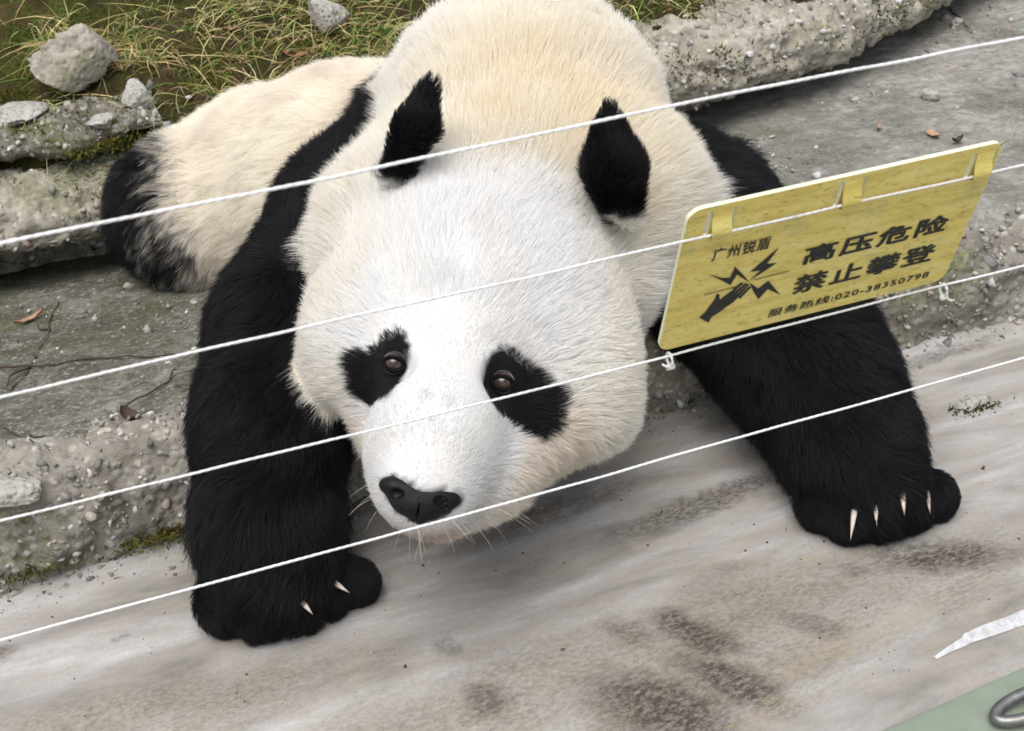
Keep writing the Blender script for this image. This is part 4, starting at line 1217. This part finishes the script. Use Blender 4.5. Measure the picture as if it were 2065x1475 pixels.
# slits cut beside each clip tab
wire_v = lambda u_: float(np.interp(u_, (wires[1] - S0) @ FX, (wires[1] - S0) @ FU))
TABS = [suv(1447, 470)[0], suv(1708, 408)[0], suv(1972, 348)[0]]
cut = bmesh.new()
for tu in TABS:
    for s in (-1, 1):
        u0 = tu + s * .0085; v0 = wire_v(tu) + .0065
        bmesh.ops.create_cube(cut, size=1, matrix=Matrix(np.block([[np.stack([FX * (.0030 if s < 0 else .0018), FU * .021, -FN_ * .03], 1), sp(u0, v0)[:, None]], [np.zeros((1, 3)), np.ones((1, 1))]]).tolist()))
cutter = bm_obj('cutter', cut, mat_edge, smooth=False)
md = plate.modifiers.new('slits', 'BOOLEAN'); md.operation = 'DIFFERENCE'; md.object = cutter; md.solver = 'EXACT'
bpy.context.view_layer.update(); dg = bpy.context.evaluated_depsgraph_get(); nm = bpy.data.meshes.new_from_object(plate.evaluated_get(dg)); plate.modifiers.clear(); plate.data = nm; nm.name = 'plate'
bpy.data.objects.remove(cutter); adopt(plate, sign)
# clip tabs bulging over the wire
for tu in TABS:
    vw = wire_v(tu); us = np.linspace(-.0066, .0066, 4); prof = [(.017, .0002), (.010, .0010), (.005, .0032), (.0016, .0046), (-.0016, .0046), (-.0032, .0034), (-.0036, .0014)]
    Vt = [sp(tu + a, vw + b, o_) for b, o_ in prof for a in us] + [sp(tu + a, vw + b, o_ - .0009) for b, o_ in prof for a in us]
    n_ = len(prof); f1 = grid_faces(n_, 4); f2 = f1[:, ::-1] + n_ * 4
    adopt(mesh_obj('clip_tab', np.array(Vt), np.concatenate([f1, f2]), mat_sign), sign)
# white cable ties at the lower corners
mat_tie = plain('white_nylon_tie', (.70, .70, .66), .4, .4, .08, 90)
for (x, y, tx, ty) in ((1347, 716, 1336, 735), (1899, 577, 1925, 605)):
    u_, v_ = suv(x, y); c_ = sp(u_, v_ - .001, .003); th = np.linspace(0, 2 * math.pi, 20)
    path = c_ + np.cos(th)[:, None] * FU * .0044 + np.sin(th)[:, None] * FN_ * .0042
    a_ = tube(np.concatenate([path, path[1:2]]), .0010, 6, False)
    hd = c_ - FU * .0045 - FN_ * .003
    b_ = tube(np.array([hd - FX * .0026, hd + FX * .0026]), .0022, 6)
    tl = on_fence(tx, ty, -.004); c2 = tube(np.array([hd, (hd + tl) / 2 - FN_ * .002, tl]), .0008, 5)
    vv_, ff_ = merge([a_, b_, c2]); adopt(mesh_obj('cable_tie', vv_, ff_, mat_tie), sign)
# lettering
def text(body, p0, p1, bold, name='lettering', mat=mat_ink):
    cu = bpy.data.curves.new('t', 'FONT'); cu.body = body; cu.space_character = 1.16
    ob = bpy.data.objects.new('t', cu); COL.objects.link(ob)
    me = bpy.data.meshes.new_from_object(ob.evaluated_get(bpy.context.evaluated_depsgraph_get()))
    bpy.data.objects.remove(ob)
    co = np.array([q.co for q in me.vertices]); lo_, hi_ = co.min(0), co.max(0)
    (u0, v0), (u1, v1) = suv(*p0), suv(*p1)
    k = np.stack([u0 + (co[:, 0] - lo_[0]) / (hi_[0] - lo_[0]) * (u1 - u0), v0 + (co[:, 1] - lo_[1]) / (hi_[1] - lo_[1]) * (v1 - v0)], 1)
    V, Fc, nv_ = [], [], len(k)
    for i, (du, dv) in enumerate(((0, 0), (1, 0), (-1, 0), (0, .7), (0, -.7), (.7, .5), (-.7, .5), (.7, -.5), (-.7, -.5)) if bold else ((0, 0),)):
        V += [sp(a + du * bold, b + dv * bold, .0004 + i * 2e-5) for a, b in k]
        Fc += [tuple(j + i * nv_ for j in q.vertices) for q in me.polygons]
    mesh_obj(name, np.array(V), Fc, mat, plate, smooth=False)
text('广州锐盾', (1434, 528), (1557, 475), .00014)
text('高压危险', (1617, 534), (1917, 430), .0008)
text('禁止攀登', (1596, 594), (1891, 489), .0007)
text('服务热线:020-38350798', (1547, 640), (1876, 544), .00012)
def shape(name, pxs, off=.0004, mat=mat_ink, parent=None):
    q = [suv(1380 + x / 3.56, 400 + y / 3.56) for x, y in pxs]
    o = mesh_obj(name, [sp(a, b, off) for a, b in q], [tuple(range(len(q)))], mat, parent, smooth=False)
    return o if parent is not None else adopt(o, sign)
shape('lightning_bolt', parent=plate, pxs=[(682, 347), (470, 527), (545, 516), (462, 594), (664, 462), (592, 468)])
shape('lightning_bolt', parent=plate, pxs=[(180, 546), (268, 570), (326, 568), (363, 490), (420, 545), (466, 602), (376, 546), (330, 622), (250, 580)])
shape('lightning_bolt', parent=plate, pxs=[(466, 602), (530, 646), (601, 590), (645, 640), (688, 692), (598, 650), (530, 724), (492, 665)])
hand = shape('hand', [(105, 856), (150, 815), (185, 765), (215, 725), (232, 684), (252, 688), (250, 728), (300, 690), (350, 655), (395, 700), (350, 745), (300, 778), (250, 815), (195, 850), (172, 891)])
for a, b, c_, d_ in (((345, 652), (405, 602), (424, 606), (356, 668)), ((360, 672), (436, 606), (452, 608), (371, 686)), ((375, 690), (455, 612), (466, 616), (384, 704)), ((388, 706), (466, 626), (478, 636), (396, 722))):
    shape('finger', (a, b, c_, d_), .0005, mat_ink, hand)
shape('line', [(140, 690), (376, 629), (377, 634), (141, 696)], .0004, mat_brown, plate); shape('line', [(498, 581), (755, 517), (756, 522), (499, 587)], .0004, mat_brown, plate)
